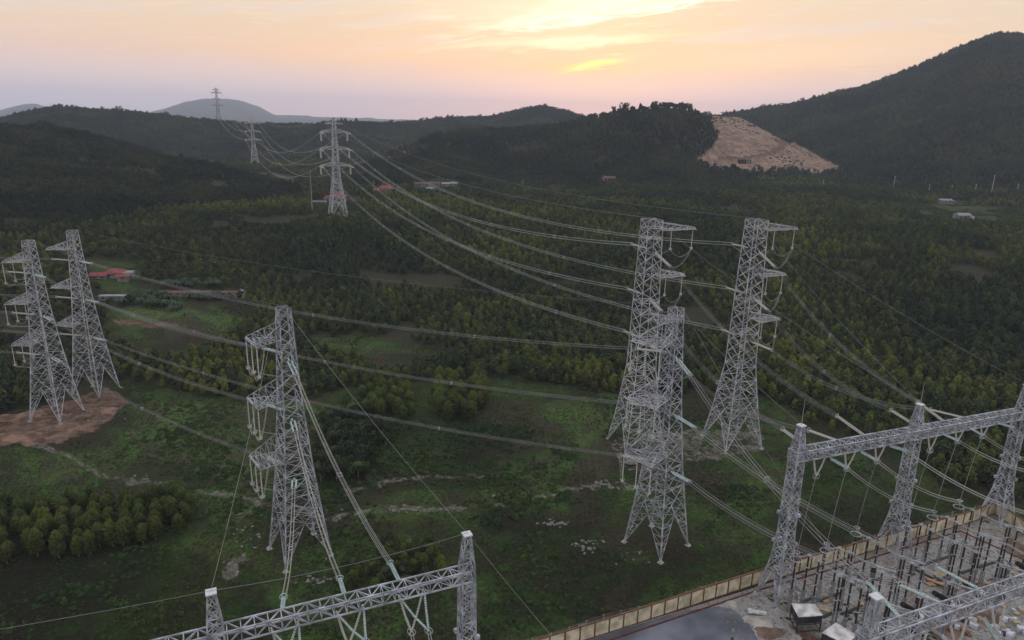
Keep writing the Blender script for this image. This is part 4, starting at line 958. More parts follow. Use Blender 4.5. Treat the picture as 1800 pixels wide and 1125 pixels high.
# rings first: base under the top
def postthing(p, kind, label):
    r_ = empty('insulator_post' if kind != 'pair' else 'isolator', (p.x, p.y, 0), 0, label, 'insulator post' if kind != 'pair' else 'isolator switch', 'dark insulator posts in the switchyard')
    xs_ = [(-.35, 0), (.35, .1)] if kind == 'pair' else [(0, 0)]
    for k, (dx, dy) in enumerate(xs_):
        a_ = Vector((dx, dy, 0)); z0 = 4.3 if kind != 'ring' else 4.8
        m = MB()
        if kind == 'pair': m.bar(a_, a_ + Vector((0, 0, z0)), .28)
        else:
            for sx_, sy_ in ((-1, -1), (1, -1), (1, 1), (-1, 1)): m.bar(a_ + Vector((sx_ * .28, sy_ * .28, 0)), a_ + Vector((sx_ * .2, sy_ * .2, z0)), .09)
            for q in range(6):
                z_ = q * z0 / 6; m.bar(a_ + Vector((-.26, -.26, z_)), a_ + Vector((.26, -.26, z_ + z0 / 6)), .06); m.bar(a_ + Vector((.26, .26, z_)), a_ + Vector((.26, -.26, z_ + z0 / 6)), .06)
                m.bar(a_ + Vector((-.26, .26, z_)), a_ + Vector((.26, .26, z_ + z0 / 6)), .06)
        m.box(a_ + Vector((0, 0, z0)), .7, .7, .12); m.build('support', STEELD, r_)
        m = MB(); n = 3
        for q in range(n):
            za, zb = z0 + .15 + q * (HP - z0) / n, z0 + (q + 1) * (HP - z0) / n - .1; m.discs(a_ + Vector((0, 0, za)), a_ + Vector((0, 0, zb)), .12, .20, 9, 8)
        m.build('porcelain_column', BLACK, r_)
        m = MB()
        for q in range(n + 1): m.box(a_ + Vector((0, 0, z0 + q * (HP - z0) / n - .05)), .3, .3, .1)
        m.build('flange', STEEL, r_)
    m = MB()
    if kind == 'ring': m.torus((0, 0, HP - .5), 1.0, .085, 20, 5); m.torus((0, 0, HP + 1.0), .5, .07, 14, 5); m.bar((0, 0, HP), (0, 0, HP + 1.1), .1); [m.bar((0, 0, HP), (math.cos(q) * 1.0, math.sin(q) * 1.0, HP - .5), .04) for q in (0, 2.1, 4.2)]
    elif kind == 'pair':
        d_ = Vector((.75, -.66, 0)); m.torus((-.35, 0, HP + .2), .5, .06, 14, 4); m.torus((.35, .1, HP + .2), .5, .06, 14, 4); m.bar(Vector((-.3, 0, HP + .35)) - d_ * .5, Vector((0, 0, HP + .5)) + d_ * 3.6, .16); m.bar((-.6, 0, HP + .1), (.7, .1, HP + .1), .2)
        m.bar(Vector((0, 0, HP + .3)) + d_ * 1.0, Vector((0, 0, HP + .3)) + d_ * 3.6 + Vector((0, 0, .5)), .1)
    else: m.torus((0, 0, HP + .1), .42, .06, 14, 4); m.box((0, 0, HP), .5, .5, .25, .5)
    m.build('grading_ring', STEEL, r_); return r_
TOPS = []
for li, ln in enumerate(lines):
    row = []
    for k, (px_, py_) in enumerate(ln):
        p = G(px_, py_, HP); row.append(p.copy()); kind = 'ring' if k == 0 else ('pair' if k == 3 else 'post')
        postthing(p, kind, f'{ordn[li]} line of dark posts, {posn[k]}')
    TOPS.append(row)
for k, (px_, py_) in enumerate(extra):
    postthing(G(px_, py_, HP), 'pair', ['isolator with paired dark columns left of the near right beam', 'isolator with paired dark columns above the near right beam centre', 'isolator with paired dark columns by the orange planks', 'isolator with paired dark columns near the right edge above the beam'][k])
for li, row in enumerate(TOPS):
    d_ = (row[5] - row[1]).normalized(); far = row[5] + d_ * 22
    m = MB(); ks = row[:] + [far]; s_ = Vector((-d_.y, d_.x, 0))
    for a_, b_ in zip(ks, ks[1:]):
        for off in (-.22, .22):
            m.tube([a_.lerp(b_, i / 6) + s_ * off + Vector((0, 0, .45 - .9 * (i / 6) * (1 - i / 6) * 2)) - row[0] for i in range(7)], .05, 4)
    o = m.build('busbar', ALUL); o.location = row[0]; tag(o, f'twin overhead bus wires joining the {ordn[li]} line of dark posts', 'bus wire', 'bus wires across the switchyard')
    # cross buses
for li in range(6):
    thin(BOT2[li], TOPS[li][0] + Vector((0, 0, 1)), -1.2, f'dropper wire from the {ordn[li]} V string of the long beam to its ringed post', 'dropper wires below the right-hand gantry', r=.04, n=12)
for nm, k, (px_, py_, z_) in (('first', 0, (1640, 899, 13)), ('second', 1, (1688, 882, 13)), ('third', 2, (1815, 905, 16)), ('fourth', 3, (1860, 838, 18)), ('fifth', 4, (1880, 828, 18)), ('sixth', 5, (1900, 805, 19))):
    a_ = YW[k]; b_ = G(px_, py_, z_)
    span(a_, b_, 1.5, f'{nm} twin conductor from the left leaving the underside of the long beam toward the yard', 'twin conductors below the right-hand gantry', r=.045, gap=.5, n=16, mt_=ALUL, spacers=False)
for k, (li, a_, b_) in enumerate(((0, 1, 4), (1, 1, 4), (2, 1, 4), (3, 1, 4), (4, 1, 4))):
    pass
trench = MB()
for a_, b_ in (((1403, 1062), (1433, 1050)), ((1446, 1086), (1478, 1072)), ((1440, 1058), (1476, 1043)), ((1478, 1081), (1516, 1066)), ((1602, 1000), (1675, 977)), ((1648, 1022), (1672, 1014)), ((1690, 1008), (1755, 987)), ((1604, 1000), (1640, 1018))):
    p, q = G(*a_), G(*b_); trench.bar(p + Vector((0, 0, .15)), q + Vector((0, 0, .15)), .5, .3)
o = trench.build('cable_trench', mat('dark_cable_cover', (.05, .05, .05), .9)); tag(o, 'dark cable trench covers lying in lines between the insulator posts', 'cable trench')
# inclined breaker bushings
for k, (a_, b_, c_) in enumerate((((1586, 1062), (1610, 1075), (1613, 1077)), ((1642, 1042), (1665, 1055), (1669, 1057)), ((1695, 1024), (1719, 1036), (1722, 1039)), ((1788, 990), (1806, 1002), (1809, 1004)))):
    p, q, r0 = G(*a_, 7.6), G(*b_, 5.2), G(*c_, 4.9); c0 = Vector((r0.x, r0.y, 0))
    o = empty('circuit_breaker', c0, 0, ['inclined black bushing of the breaker left of the glass string', 'inclined black bushing of the breaker beside the orange planks', 'inclined black bushing of the breaker under the beaded glass string', 'inclined black bushing of the breaker at the right edge'][k], 'circuit breaker', 'circuit breakers in the switchyard')
    m = MB(); m.discs(p - c0, q - c0, .38, .5, 18, 9); m.build('bushing', BLACK, o)
    m = MB(); m.tube([q - c0, r0 - c0, r0 - c0 + Vector((.5, -.8, -.5))], [.5, .6, .45], 9); m.build('tank', WHITE, o)
    m = MB()
    for dx in (-.6, .6):
        for dy in (-.6, .6): m.bar((dx, dy, 0), (dx * .8, dy * .8, r0.z - .4), .16)
    m.bar((-.6, -.6, 1), (.6, -.6, 3), .1); m.bar((.6, -.6, 1), (.6, .6, 3), .1); m.build('stand', STEELD, o)
# white roofed sheds
def shed(q4, z, label, rot):
    P4 = [G(*p, z) for p in q4]; c_ = sum(P4, Vector()) / 4; c0 = Vector((c_.x, c_.y, 0)); o = empty('equipment_shed', c0, 0, label, 'shed', 'flat roofed equipment sheds')
    m = MB(); n = len(m.v); m.v += [p - c0 + (p - c_) * .04 for p in P4] + [p - c0 + (p - c_) * .04 + Vector((0, 0, .14)) for p in P4]
    m.f += [(3, 2, 1, 0), (4, 5, 6, 7)] + [(i, (i + 1) % 4, (i + 1) % 4 + 4, i + 4) for i in range(4)]; m.build('roof', WHITEM, o)
    m = MB()
    for p in P4: m.bar(Vector((p.x, p.y, 0)) - c0, p - c0, .16)
    for i in range(4):
        for zz in (.4, 1.9): a_, b_ = P4[i], P4[(i + 1) % 4]; m.bar(Vector((a_.x - c0.x, a_.y - c0.y, zz)), Vector((b_.x - c0.x, b_.y - c0.y, zz)), .12)
    m.build('frame', DARK, o); m = MB()
    for i in range(4):
        a_, b_ = P4[i] - c0, P4[(i + 1) % 4] - c0; m.bar(a_ * .97 - Vector((0, 0, .75)), b_ * .97 - Vector((0, 0, .75)), .06, 1.3)
    m.build('side_sheet', DARK, o); return o
DARK = mat('dark_steel_sheet', (.035, .035, .045), .7); WHITEM = mat('dusty_white_sheet', (.60, .57, .56), .6, 0, .4, .6, .1)
shed([(1392, 1062), (1432, 1063), (1445, 1082), (1404, 1085)], 3.6, 'open shed with pinkish white flat roof beside the left gantry column', 0)
shed([(1469, 1096), (1505, 1117), (1488, 1133), (1446, 1113)], 3.6, 'bluish white roofed shed at the bottom edge of the switchyard', 0)
# loose building material
WOOD = mat('raw_timber', (.42, .25, .16), .85, 0, .3, 1.2, .2); CARD = mat('cardboard', (.40, .33, .22), .9, 0, .25, 1.0); RUST = mat('rust_brown', (.20, .09, .055), .9, 0, .4, .9, .3); PLAST = mat('white_plastic_wrap', (.55, .55, .60), .5, 0, .3, 1.4)
m = MB()
for i in range(6): m.bar(G(1626 + i * .8, 1017 + i * .8) + Vector((0, 0, .25 + .05 * (i % 3))), G(1670 + i * .8, 1032 + i) + Vector((0, 0, .3)), .34, .16)
o = m.build('timber_stack', WOOD); tag(o, 'long orange timber planks lying on the gravel among the posts', 'timber')
for k, (px_, py_, sx_, sy_, rz_, mm, lb) in enumerate(((1652, 1009, 3.0, 2.0, .5, CARD, 'beige sheet lying above the orange planks'), (1635, 1028, 1.7, 1.1, .1, WOOD, 'small timber pallet against the orange planks'), (1455, 1056, 2.4, 1.3, .3, WOOD, 'orange pallet between the first line of posts and the shed'),
        (1449, 1071, 2.3, 1.6, -.4, CARD, 'beige sheet right of the pinkish roofed shed'), (1399, 1045, 2.0, 1.0, .6, CARD, 'flat board lying between gantry column and wall'), (1510, 1067, 2.0, 1.2, .1, WOOD, 'timber pallet by the last post of the first line'),
        (1788, 1002, 2.0, 1.4, .1, WOOD, 'timber crate lid near the right edge'), (1775, 1014, 1.4, 1.0, .4, CARD, 'pale board near the isolator at the right edge'))):
    m = MB(); p = G(px_, py_)
    for q in range(5): m.box(p + Vector((math.cos(rz_ + 1.57) * (q - 2) * sy_ / 5, math.sin(rz_ + 1.57) * (q - 2) * sy_ / 5, .2)), sx_, sy_ / 5.6, .06, rz_)
    for q in (-1, 0, 1): m.box(p + Vector((math.cos(rz_) * q * sx_ * .42, math.sin(rz_) * q * sx_ * .42, .04)), .12, sy_, .15, rz_)
    o = m.build('pallet', mm); tag(o, lb, 'pallet', 'loose pallets and boards in the switchyard')
rnd = random.Random(5)
for k in range(34):
    px_, py_ = (rnd.uniform(1762, 1815), rnd.uniform(1065, 1125)) if k < 14 else (rnd.uniform(1660, 1800), rnd.uniform(1040, 1120))
    p = G(px_, py_); a_ = rnd.uniform(.5, 1.6); b_ = rnd.uniform(.4, 1.0); h_ = rnd.uniform(.3, 1.0); m = MB(); rz_ = rnd.uniform(0, 3); m.box(p + Vector((0, 0, .03)), a_, b_, h_, rz_); m.box(p + Vector((0, 0, .03 + h_)), a_ * 1.06, b_ * 1.06, .06, rz_)
    mm, w_ = ((PLAST, 'white wrapped'), (CARD, 'brown cardboard'), (RUST, 'rusty steel'), (DARK, 'dark'))[k % 4 if k > 13 else (0, 0, 1)[k % 3]]
    o = m.build('crate', mm); tag(o, f'small {w_} crate in the cluttered corner under the near right beam', 'crate', f'{w_} crates under the near right beam')
for k in range(16):
    p = G(rnd.uniform(1668, 1760), rnd.uniform(1018, 1060)); a_ = rnd.uniform(0, 3.14); l = rnd.uniform(1, 3); d = Vector((math.cos(a_), math.sin(a_), 0)) * l; m = MB(); m.bar(p - d + Vector((0, 0, .15)), p + d + Vector((0, 0, .2)), .2, .1); m.bar(p - d * .9 + Vector((.2, .1, .28)), p + d * .8 + Vector((.3, 0, .3)), .16, .08)
    o = m.build('plank', WOOD if k % 2 else RUST); tag(o, 'broken reddish plank on the ground right of the orange timber', 'plank', 'broken planks right of the timber')
m = MB(); a_, b_ = G(1317, 1074, .5), G(1347, 1079, .5); m.tube([a_, b_], .42, 12); m.tube([a_ - (b_ - a_).normalized() * .25, a_ + (b_ - a_).normalized() * .5], .55, 12)
o = m.build('concrete_pipe', mat('pale_pipe', (.50, .50, .48), .7)); tag(o, 'pale concrete pipe lying on the gravel left of the braced gantry column', 'pipe')
SAND = mat('pale_sand', (.36, .33, .30), .95, 0, .35, .5, .4); BRICKM = mat('red_soil_heap', (.17, .115, .085), .95, 0, .4, .5, .4)
def heap(px_, py_, w, d, h, mm, label, cat='heap', name='sand_heap', grp=None):
    p = G(px_, py_); p.z = 0; m = MB(); n, k = 14, 5; rg = random.Random(int(px_))
    for j in range(k + 1):
        f = j / k
        for i in range(n):
            a_ = 2 * math.pi * i / n; r_ = (1 - f) * (1 + .22 * math.sin(3 * a_ + px_) + rg.uniform(-.1, .1)); m.v.append(Vector((math.cos(a_) * r_ * w, math.sin(a_) * r_ * d, h * (math.sin(f * 1.57) + rg.uniform(-.08, .08)) - .05)))
    for j in range(k):
        for i in range(n): m.f.append((j*n+i, j*n+(i+1) % n, (j+1)*n+(i+1) % n, (j+1)*n+i))
    o = m.build(name, mm, smooth=False); o.location = p; return tag(o, label, cat, grp)
heap(1338, 1094, 3.4, 2.4, .9, SAND, 'pale sand heap on the yard right of the asphalt')
heap(1296, 1062, 3.2, 1.2, .5, SAND, 'low pale rubble heap by the red kerb left of the gantry foot')
heap(1352, 1112, 3.0, 2.0, .7, BRICKM, 'reddish soil heap at the bottom edge left of the sheds')
heap(1690, 1062, 4.5, 2.5, .6, BRICKM, 'brown soil heap behind the near right beam')
heap(1722, 1085, 5.5, 3.2, .7, BRICKM, 'brown soil heap under the near right beam')
heap(1660, 1110, 4.5, 3.0, .6, BRICKM, 'brown soil heap at the bottom edge under the near right beam')
heap(1795, 968, 3.2, 5.0, .8, BRICKM, 'rust coloured earth heap inside the wall corner at the right edge')
# rebar cages left of the shed
m = MB()
for i in range(7):
    p, q = G(1388 + i * 8, 1096 + i * 3.5, .2), G(1410 + i * 8, 1120 + i * 3.5, .2); m.bar(p, q, .1)
for i in range(5):
    p, q = G(1386 + i * 7, 1098 + i * 6, .26), G(1440 + i * 7, 1124 + i * 6, .26); m.bar(p, q, .1)
o = m.build('steel_grid', RUST); tag(o, 'rusty steel grid frames on the ground below the pinkish roofed shed', 'steel frame')

# ------------------------------------------------------------------ stones in the field
ROCK = mat('pale_stone', (.19, .18, .16), .95, 0, .3, 1.0, .4)
def rockmesh(seed):
    rg = random.Random(seed); m = MB(); n, k = 7, 4
    for j in range(k + 1):
        f = j / k * math.pi
        for i in range(n): a_ = 2 * math.pi * i / n; r_ = math.sin(f) * rg.uniform(.75, 1.2) + .02; m.v.append(Vector((math.cos(a_) * r_, math.sin(a_) * r_ * .7, -math.cos(f) * .45 * rg.uniform(.8, 1.1))))
    for j in range(k):
        for i in range(n): m.f.append((j*n+i, j*n+(i+1) % n, (j+1)*n+(i+1) % n, (j+1)*n+i))
    o = m.build('rock', ROCK); me = o.data; bpy.data.objects.remove(o); return me
RM = [rockmesh(i) for i in range(4)]; rnd = random.Random(12)
for (cx, cy, sx_, sy_, n, lb, big) in ((972, 918, 22, 8, 26, 'pale stone in the scatter left of the nearest right-hand tower', .8), (1035, 958, 34, 12, 30, 'pale stone in the scatter front left of the nearest right-hand tower foot', .7),
        (1118, 980, 45, 18, 16, 'small stone around the foot of the nearest right-hand tower', .45), (430, 945, 30, 35, 22, 'pale stone in the rough ground left of the lone tower foot', .55), (560, 1020, 40, 10, 24, 'pale rubble stone in front of the lone tower foot', .6),
        (250, 842, 30, 6, 8, 'flat pale stone by the track above the plantation block', .7), (870, 872, 8, 3, 3, 'pale slab stone in the grass in the middle of the field', 1.1), (660, 985, 60, 8, 6, 'stone in the brown grass behind the near gantry beam', .4),
        (1060, 850, 45, 6, 20, 'white stone along the pale dirt strip left of the nearest right-hand tower', .7), (700, 893, 95, 6, 26, 'white stone along the pale dirt track in mid field', .5), (1180, 790, 80, 16, 24, 'stone on the bare brown ground under the tall towers', .7),
        (406, 884, 4, 3, 2, 'white boulder alone by the track left of the lone tower', 1.0), (150, 735, 55, 14, 24, 'brown stone on the red earth mound', .6)):
    for i in range(n):
        p = G(rnd.gauss(cx, sx_ * .5), rnd.gauss(cy, sy_ * .5)); o = bpy.data.objects.new('rock', RM[i % 4]); COL.objects.link(o); o.location = (p.x, p.y, H1(p.x, p.y) + .02); s_ = big * rnd.uniform(.25, .85)
        o.scale = (s_, s_, s_); o.rotation_euler = (0, 0, rnd.uniform(0, 6)); tag(o, lb, 'rock', lb.replace('stone', 'stones', 1))
# big yellowish boulder by the C arm
p = G(1108, 816); o = bpy.data.objects.new('rock', RM[1]); COL.objects.link(o); o.location = (p.x, p.y, .6); o.scale = (1.9, 1.9, 2.0); tag(o, 'large round yellowish boulder on the bare ground left of the nearest right-hand tower', 'rock')

# ------------------------------------------------------------------ houses
ROOFR = mat('red_roof_tile', (.24, .045, .045), .7, 0, .25, .6); ROOFB = mat('brown_roof', (.14, .07, .06), .8, 0, .3, .6); PALEW = mat('pale_render', (.22, .21, .20), .9, 0, .35, .3); GREYR = mat('grey_roof_sheet', (.25, .26, .29), .8, 0, .3, .6); WIN = mat('dark_window', (.02, .025, .03), .2)
def house(parts, loc, rz, label, cat='house', name='house', group=None):
    """parts: (dx, dy, w, d, h, roof kind, roof material, wall material)"""
    o = empty(name, loc, rz, label, cat, group)
    for dx, dy, w, d, h, rk_, rm, wm in parts:
        m = MB(); m.box((dx, dy, -1.5), w, d, h + 1.5); m.build('wall', wm, o)
        m = MB(); e = .5; hr = min(w, d) * .32; a_ = [(dx - w/2 - e, dy - d/2 - e, h), (dx + w/2 + e, dy - d/2 - e, h), (dx + w/2 + e, dy + d/2 + e, h), (dx - w/2 - e, dy + d/2 + e, h)]
        if rk_ == 'hip':
            i_ = min(w, d) / 2 if w > d else w * .2; m.v += [Vector(p) for p in a_] + [Vector((dx - w/2 + i_, dy, h + hr)), Vector((dx + w/2 - i_, dy, h + hr))]; m.f += [(0, 1, 5, 4), (1, 2, 5), (2, 3, 4, 5), (3, 0, 4), (3, 2, 1, 0)]
        elif rk_ == 'gable':
            m.v += [Vector(p) for p in a_] + [Vector((dx - w/2 - e, dy, h + hr * .7)), Vector((dx + w/2 + e, dy, h + hr * .7))]; m.f += [(0, 1, 5, 4), (1, 2, 5), (2, 3, 4, 5), (3, 0, 4), (3, 2, 1, 0)]
        else: m.box((dx, dy, h), w + .6, d + .6, .2)
        m.build('roof', rm, o)
        for k in range(max(1, int(w / 3.2))):
            m = MB(); m.box((dx - w/2 + (k + .5) * w / max(1, int(w / 3.2)), dy - d/2 - .02, h * .35), 1.1, .1, h * .35); m.build('window', WIN, o)
    EXCL.append((loc[0], loc[1], max(p[2] for p in parts) * .6 + 3)); return o
def og(px_, py_): return onground(px_, py_)
house([(0, 1, 9, 6, 2.4, 'hip', ROOFR, PALEW), (-6.5, -1.5, 7, 5, 1.8, 'gable', ROOFR, PALEW), (6, 0, 4.5, 5, 2.4, 'flat', GREYR, PALEW), (5, -5, 5, 4, 1.6, 'gable', ROOFR, PALEW)], og(203, 488), .25, 'red tiled farmhouse with several roofs among the trees right of the mound towers')
house([(0, 0, 30, 3.4, 1.6, 'gable', ROOFB, PALEW), (20, 1.2, 16, 2.8, 1.3, 'gable', ROOFB, PALEW), (29, 2.2, 3.4, 3, 1.8, 'flat', GREYR, WHITE)], og(315, 520), .10, 'long low shed with brown roof and white front beside banana plants', 'shed', 'farm_shed')
house([(0, 0, 11, 3, 1.8, 'flat', GREYR, PALEW)], og(199, 528), .12, 'low grey shed left of the banana plants', 'shed', 'farm_shed')
house([(0, 0, 13, 9, 5.5, 'hip', ROOFR, PALEW), (-8, 2, 6, 6, 3.8, 'hip', ROOFR, PALEW)], og(594, 357), .1, 'red roofed house seen through the base of the valley tower')
house([(0, 0, 11, 4, 2.2, 'flat', GREYR, PALEW)], og(562, 359), .0, 'low white shed left of the valley tower base', 'shed', 'farm_shed')
house([(0, 0, 12, 8, 4.6, 'hip', ROOFR, PALEW), (-7, -5, 8, 6, 3, 'gable', ROOFR, PALEW)], og(677, 340), -.1, 'red roofed house with white eaves right of the valley tower')
for k, (px_, py_, w, rm, lb) in enumerate(((739, 328, 12, ROOFB, 'brown roofed house at the left of the distant hamlet'), (765, 326, 14, ROOFB, 'long brown roofed house in the middle of the distant hamlet'), (783, 328, 10, GREYR, 'pale grey roofed house in the distant hamlet'), (797, 327, 9, GREYR, 'small grey house at the right of the distant hamlet'), (757, 336, 8, GREYR, 'small pale hut in front of the distant hamlet'))):
    house([(0, 0, w * .8, 6, 2.6, 'gable', rm, PALEW)], og(px_, py_), random.uniform(-.4, .4), lb, group='houses of the distant hamlet')
house([(0, 0, 14, 8, 3.5, 'gable', ROOFB, PALEW)], og(1070, 318), .2, 'brown roofed hut half hidden in trees below the central hill')
house([(0, 0, 10, 6, 3.2, 'gable', GREYR, PALEW), (7, 1, 4, 4, 2.6, 'flat', GREYR, PALEW)], og(1660, 358), -.1, 'grey roofed hut on the scrubby slope at the right, upper one', group='huts on the right slope')
house([(0, 0, 10, 7, 3.4, 'gable', GREYR, PALEW), (5, -3, 3, 3, 2.4, 'flat', WHITE, WHITE)], og(1690, 386), .1, 'grey hut with white door on the right slope, lower one', group='huts on the right slope')
house([(0, 0, 16, 7, 4.2, 'flat', DARK, DARK), (4, -1, 5, 6, 3.2, 'flat', GREYR, PALEW)], og(1308, 287), .1, 'dark site cabin at the foot of the bare quarried hill', 'cabin', 'site_cabin')
for px_, py_, w, lb in ((432, 262, 9, 'left'), (449, 260, 7, 'middle'), (414, 258, 8, 'far left')): pass
# poles
def pole(px_, py_, top_, label):
    w = og(px_, py_); r_ = math.hypot(w.x, w.y); h_ = P(px_, top_, r_).z - w.z; o = empty('utility_pole', w, 0, label, 'utility pole', 'utility poles across the valley'); k = max(1, r_ / 520)
    m = MB(); m.tube([(0, 0, -1), (0, 0, h_)], [.26 * k, .16 * k], 6); m.build('pole_shaft', CONC, o); m = MB(); m.bar((-1.1, 0, h_ - .8), (1.1, 0, h_ - .8), .16 * k); m.build('pole_crossbar', STEEL, o)
for a_ in ((1570, 333, 309, 'pale concrete pole left on the right slope, taller than its neighbours'), (1742, 342, 307, 'tallest pale concrete pole on the right slope'), (1632, 340, 324, 'short pole between the two tall poles, nearer the left one'),
           (1672, 337, 325, 'short pole midway between the two tall poles'), (1714, 337, 323, 'short pole just left of the tallest pole'), (1446, 331, 315, 'short pole below the bare quarried hill'), (1788, 336, 322, 'short pole at the right edge of the slope'),
           (919, 330, 316, 'short pale pole in the middle of the valley'), (828, 338, 330, 'short pole right of the distant hamlet'), (756, 338, 320, 'pale pole in front of the distant hamlet'), (549, 372, 300, 'thin pole left of the valley tower')):
    pole(*a_)
# banana plants
bm = MB(); 
for i in range(9):
    a_ = i * 2.4; l = 2.3 + .5 * math.sin(i * 3.1); u = Vector((math.cos(a_), math.sin(a_), 0)); s_ = Vector((-u.y, u.x, 0)); prev = None
    for k in range(6):
        f = k / 5; p = Vector((0, 0, 1.9)) + u * (l * f * .85) + Vector((0, 0, 1.7 * f - 2.3 * f * f)); w = .38 * math.sin(.25 + f * 2.7); row = (p - s_ * w + Vector((0, 0, .08)), p - Vector((0, 0, .06)), p + s_ * w + Vector((0, 0, .08)))
        n = len(bm.v); bm.v += list(row)
        if prev is not None: bm.f += [(prev, n, n + 1, prev + 1), (prev + 1, n + 1, n + 2, prev + 2)]
        prev = n
_o = bm.build('leaf_fan', BANANA); lfan = _o.data; a = lfan.attributes.new('leaf', 'FLOAT', 'POINT'); a.data.foreach_set('value', [.4 + .3 * random.random() for _ in lfan.vertices]); bpy.data.objects.remove(_o)
bm = MB(); bm.tube([(0, 0, -.3), (0, 0, 2.1)], [.2, .12], 6); _o = bm.build('stem', BANANA); stem = _o.data; bpy.data.objects.remove(_o)
rnd = random.Random(3)
for (x0, x1, y0, y1, n, lb) in ((212, 300, 520, 541, 34, 'banana plant in the clump left of the long white-fronted shed'), (290, 392, 500, 507, 26, 'banana plant in the row behind the long white-fronted shed'), (300, 325, 534, 560, 8, 'tall pale banana plant on the green clearing'), (325, 395, 522, 530, 10, 'banana plant in front of the right end of the long shed')):
    for i in range(n):
        w = og(rnd.uniform(x0, x1), rnd.uniform(y0, y1)); o = empty('banana_plant', w, rnd.uniform(0, 6), lb, 'banana plant', lb + 's'); s_ = rnd.uniform(.9, 1.5); o.scale = (s_, s_, s_)
        for nm, me_ in (('leaf_fan', lfan), ('stem', stem)): c_ = bpy.data.objects.new(nm, me_); COL.objects.link(c_); c_.parent = o

# loose stones, clods and weeds over the yard
EM = [o for o in bpy.data.objects if o.name.startswith('rock')][:4]
n = 5200; px_ = RNG.uniform(1270, 1830, n); py_ = RNG.uniform(890, 1140, n); pp = np.array([G(a, b)[:2] for a, b in zip(px_, py_)])
d_ = (pp[:, 0] - WA.x) * WN.x + (pp[:, 1] - WA.y) * WN.y; cl = fbm(pp[:, 0] / 6, pp[:, 1] / 6, 3, 8); keep = (d_ < -1) & (pp[:, 0] < WC.x - 1) & (cl > .40)
scatter('yard_rubble', np.column_stack([pp[keep], np.full(keep.sum(), .05)]), RNG.uniform(.06, .30, keep.sum()) * (1 + (RNG.random(keep.sum()) < .05) * .9), EM, 'loose stones and clods strewn over the switchyard')
keep2 = (d_ < -1) & (pp[:, 0] < WC.x - 1) & (cl < .30)
scatter('yard_weeds', np.column_stack([pp[keep2], np.full(keep2.sum(), .03)]), RNG.uniform(.12, .35, keep2.sum()), SU, 'sparse weeds growing in the switchyard gravel')
SOILM = mat('excavated_earth', (.20, .12, .085), .95, 0, .5, .35, .6)
for (a, b, w, d, h, lb) in ((30, 768, 8, 4, 1.2, 'low spoil bank at the left front of the red earth mound'), (110, 752, 9, 3, 1.0, 'long spoil bank along the front of the red earth mound'), (180, 722, 6, 3, .9, 'spoil heap at the right end of the red earth mound'), (20, 735, 6, 3, 1.3, 'spoil heap behind the left tower foot on the red earth mound'), (60, 716+12, 5, 3, .8, 'small dark spoil heap between the mound towers')):
    o = heap(a, b, w, d, h, SOILM, lb); o.location.z = H1(o.location.x, o.location.y) - .2
A = [woods(195, 330, 3.1, .92, .62), woods(330, 560, 3.2, .86, .62), woods(560, 900, 3.8, .9, .56), woods(900, 1800, 5.8, 1.3, .40)]
for nm, ks in (('near_plantation', (0, 1)), ('hill_woods', (2, 3))):
    pe = np.vstack([A[k][0] for k in ks]); se = np.concatenate([A[k][1] for k in ks]); pb = np.vstack([A[k][2] for k in ks]); sb = np.concatenate([A[k][3] for k in ks])
    pd = np.vstack([A[k][4] for k in ks]); sd_ = np.concatenate([A[k][5] for k in ks])
    scatter('hillside_woods' if ks[0] == 0 else 'hill_top_woods', pd, sd_, SD, 'dark woods on the near hills' if ks[0] == 0 else 'dark woods on the upper slopes of the near hills')
    pr_ = np.vstack([A[k][6] for k in ks]); sr_ = np.concatenate([A[k][7] for k in ks])
    scatter('foothill_woods' if ks[0] == 0 else 'far_ridge_woods', pr_, sr_, SR, 'woods on the foot of the big right-hand hill' if ks[0] == 0 else 'hazy woods on the far ridges')
    print('WOODS', len(pd)); print('WOODS', nm, len(pe), len(pb))
    scatter(nm, pe, se, SE, 'young eucalyptus plantation covering the valley' if ks[0] == 0 else 'eucalyptus woods covering the hills')
    scatter(nm.replace('plantation', 'scrub').replace('hill_woods', 'hill_forest'), pb, sb, SB, 'dark mixed scrub woods in the valley' if ks[0] == 0 else 'dark mixed forest covering the hills')
# low growth over the grass
x, y = ringpts(95, 420, 2.0, -42, 42); z, wh, tt = hgt(x, y, True); op, so_, ru, qu, rs_, trk = cover(x, y, z, wh)
px, py = pj(x, y, z); dn = fbm(x / 16, y / 16, 4, 91); d2 = fbm(x / 5, y / 5, 2, 95)
DK = np.zeros(x.shape)
for poly, w in (([(560,760),(650,735),(900,750),(1010,760),(1020,800),(900,860),(700,860),(580,850)], .30), ([(820,880),(960,860),(1000,870),(900,930),(820,920)], .34), ([(480,720),(640,700),(660,760),(480,800)], .15), ([(880,960),(1080,1000),(1020,1080),(860,1060)], .14),
                ([(240,760),(420,740),(430,790),(330,800)], .12), ([(930,930),(1010,960),(960,1010),(890,960)], .18), ([(-50,960),(340,950),(420,1125),(-50,1125)], .12), ([(1230,860),(1400,850),(1390,930),(1250,900)], .16)):
    DK += w * inpoly(px, py, poly)
keep = op & ~so_ & ~ru & ((dn + DK) > .53) & (d2 > .35)
inside = inpoly(px, py, [(880,1135),(1070,1090),(1252,1033),(1348,998),(1707,897),(1750,880),(1850,960),(2200,1500),(880,1500)])
keep &= ~inside
s = RNG.uniform(.35, 1.0, x.size) * (.55 + 2.4 * np.clip(dn + DK - .52, 0, .45))
print('BUSH', keep.sum())
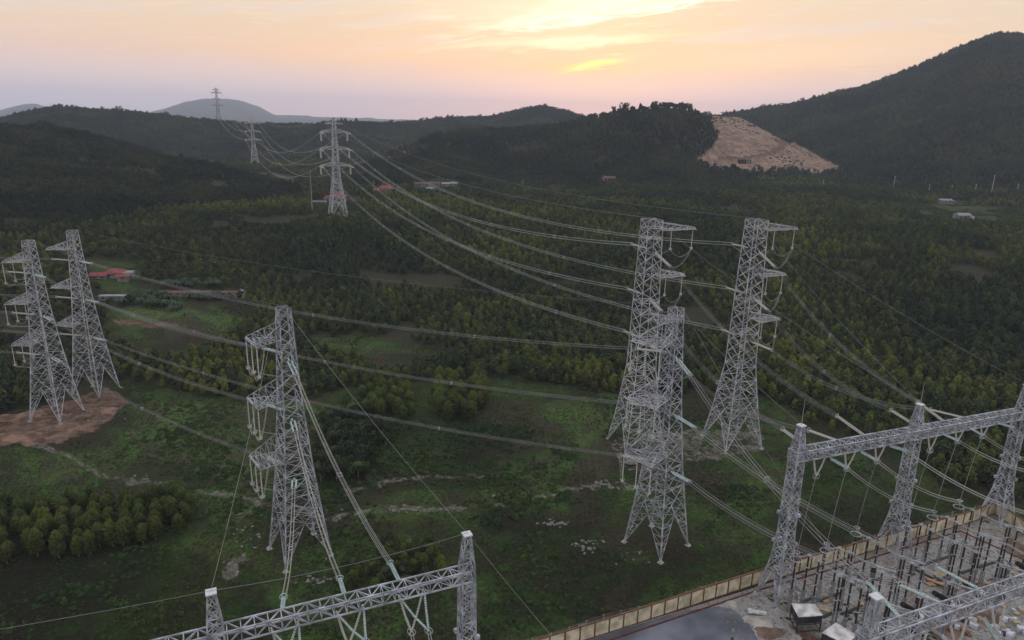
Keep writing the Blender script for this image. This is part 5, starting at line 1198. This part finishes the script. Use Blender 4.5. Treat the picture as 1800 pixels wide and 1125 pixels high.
scatter('undergrowth', np.stack([x, y, z], -1)[keep], s[keep], SU, 'low bushes and rank growth over the field', ztilt=.15)
x, y = ringpts(90, 330, 1.15, -42, 42); z, wh, tt = hgt(x, y, True); op, so_, ru, qu, rs_, trk = cover(x, y, z, wh); px, py = pj(x, y, z)
inside = inpoly(px, py, [(880,1135),(1070,1090),(1252,1033),(1348,998),(1707,897),(1750,880),(1850,960),(2200,1500),(880,1500)])
keep = op & ~so_ & ~ru & ~inside & (fbm(x / 9, y / 9, 3, 55) > .42)
print('GRASS', keep.sum())
scatter('grass', np.stack([x, y, z], -1)[keep], RNG.uniform(.10, .34, keep.sum()), SU, 'rough grass tufts in the field', ztilt=.2)
# scrub on the open right-hand slope and the clearings
x, y = ringpts(420, 760, 3.2, -30, 40); z, wh, tt = hgt(x, y, True); op, so_, ru, qu, rs_, trk = cover(x, y, z, wh)
keep = op & (fbm(x / 20, y / 20, 3, 31) > .40)
scatter('slope_scrub', np.stack([x, y, z], -1)[keep], RNG.uniform(.7, 2.0, keep.sum()), SU, 'low scrub on the open slopes beyond the plantation', ztilt=.15)

x, y = ringpts(850, 1250, 6.0, 10, 30); z, wh, tt = hgt(x, y, True); op, so_, ru, qu, rs_, trk = cover(x, y, z, wh)
keep = qu & ~trk & (fbm(x / 40, y / 40, 4, 37) > .53) & (RNG.random(x.size) < .6)
scatter('quarry_scrub', np.stack([x, y, z], -1)[keep], RNG.uniform(.8, 2.2, keep.sum()), SU, 'sparse scrub regrowing on the bare quarried hill', ztilt=.15)
# ------------------------------------------------------------------ air
hm = bpy.data.materials.new('haze'); hm.use_nodes = True; t = hm.node_tree; t.nodes.remove(t.nodes['Principled BSDF'])
pv = N(t, 'ShaderNodeVolumePrincipled'); pv.inputs['Color'].default_value = (.72, .81, 1.0, 1); pv.inputs['Density'].default_value = HAZE; pv.inputs['Anisotropy'].default_value = .1
L(t, pv.outputs[0], t.nodes['Material Output'].inputs['Volume'])
m = MB(); m.box((0, 0, -12), 24400, 24400, 440); hz = m.build('haze', hm); tag(hz, kind='stuff')
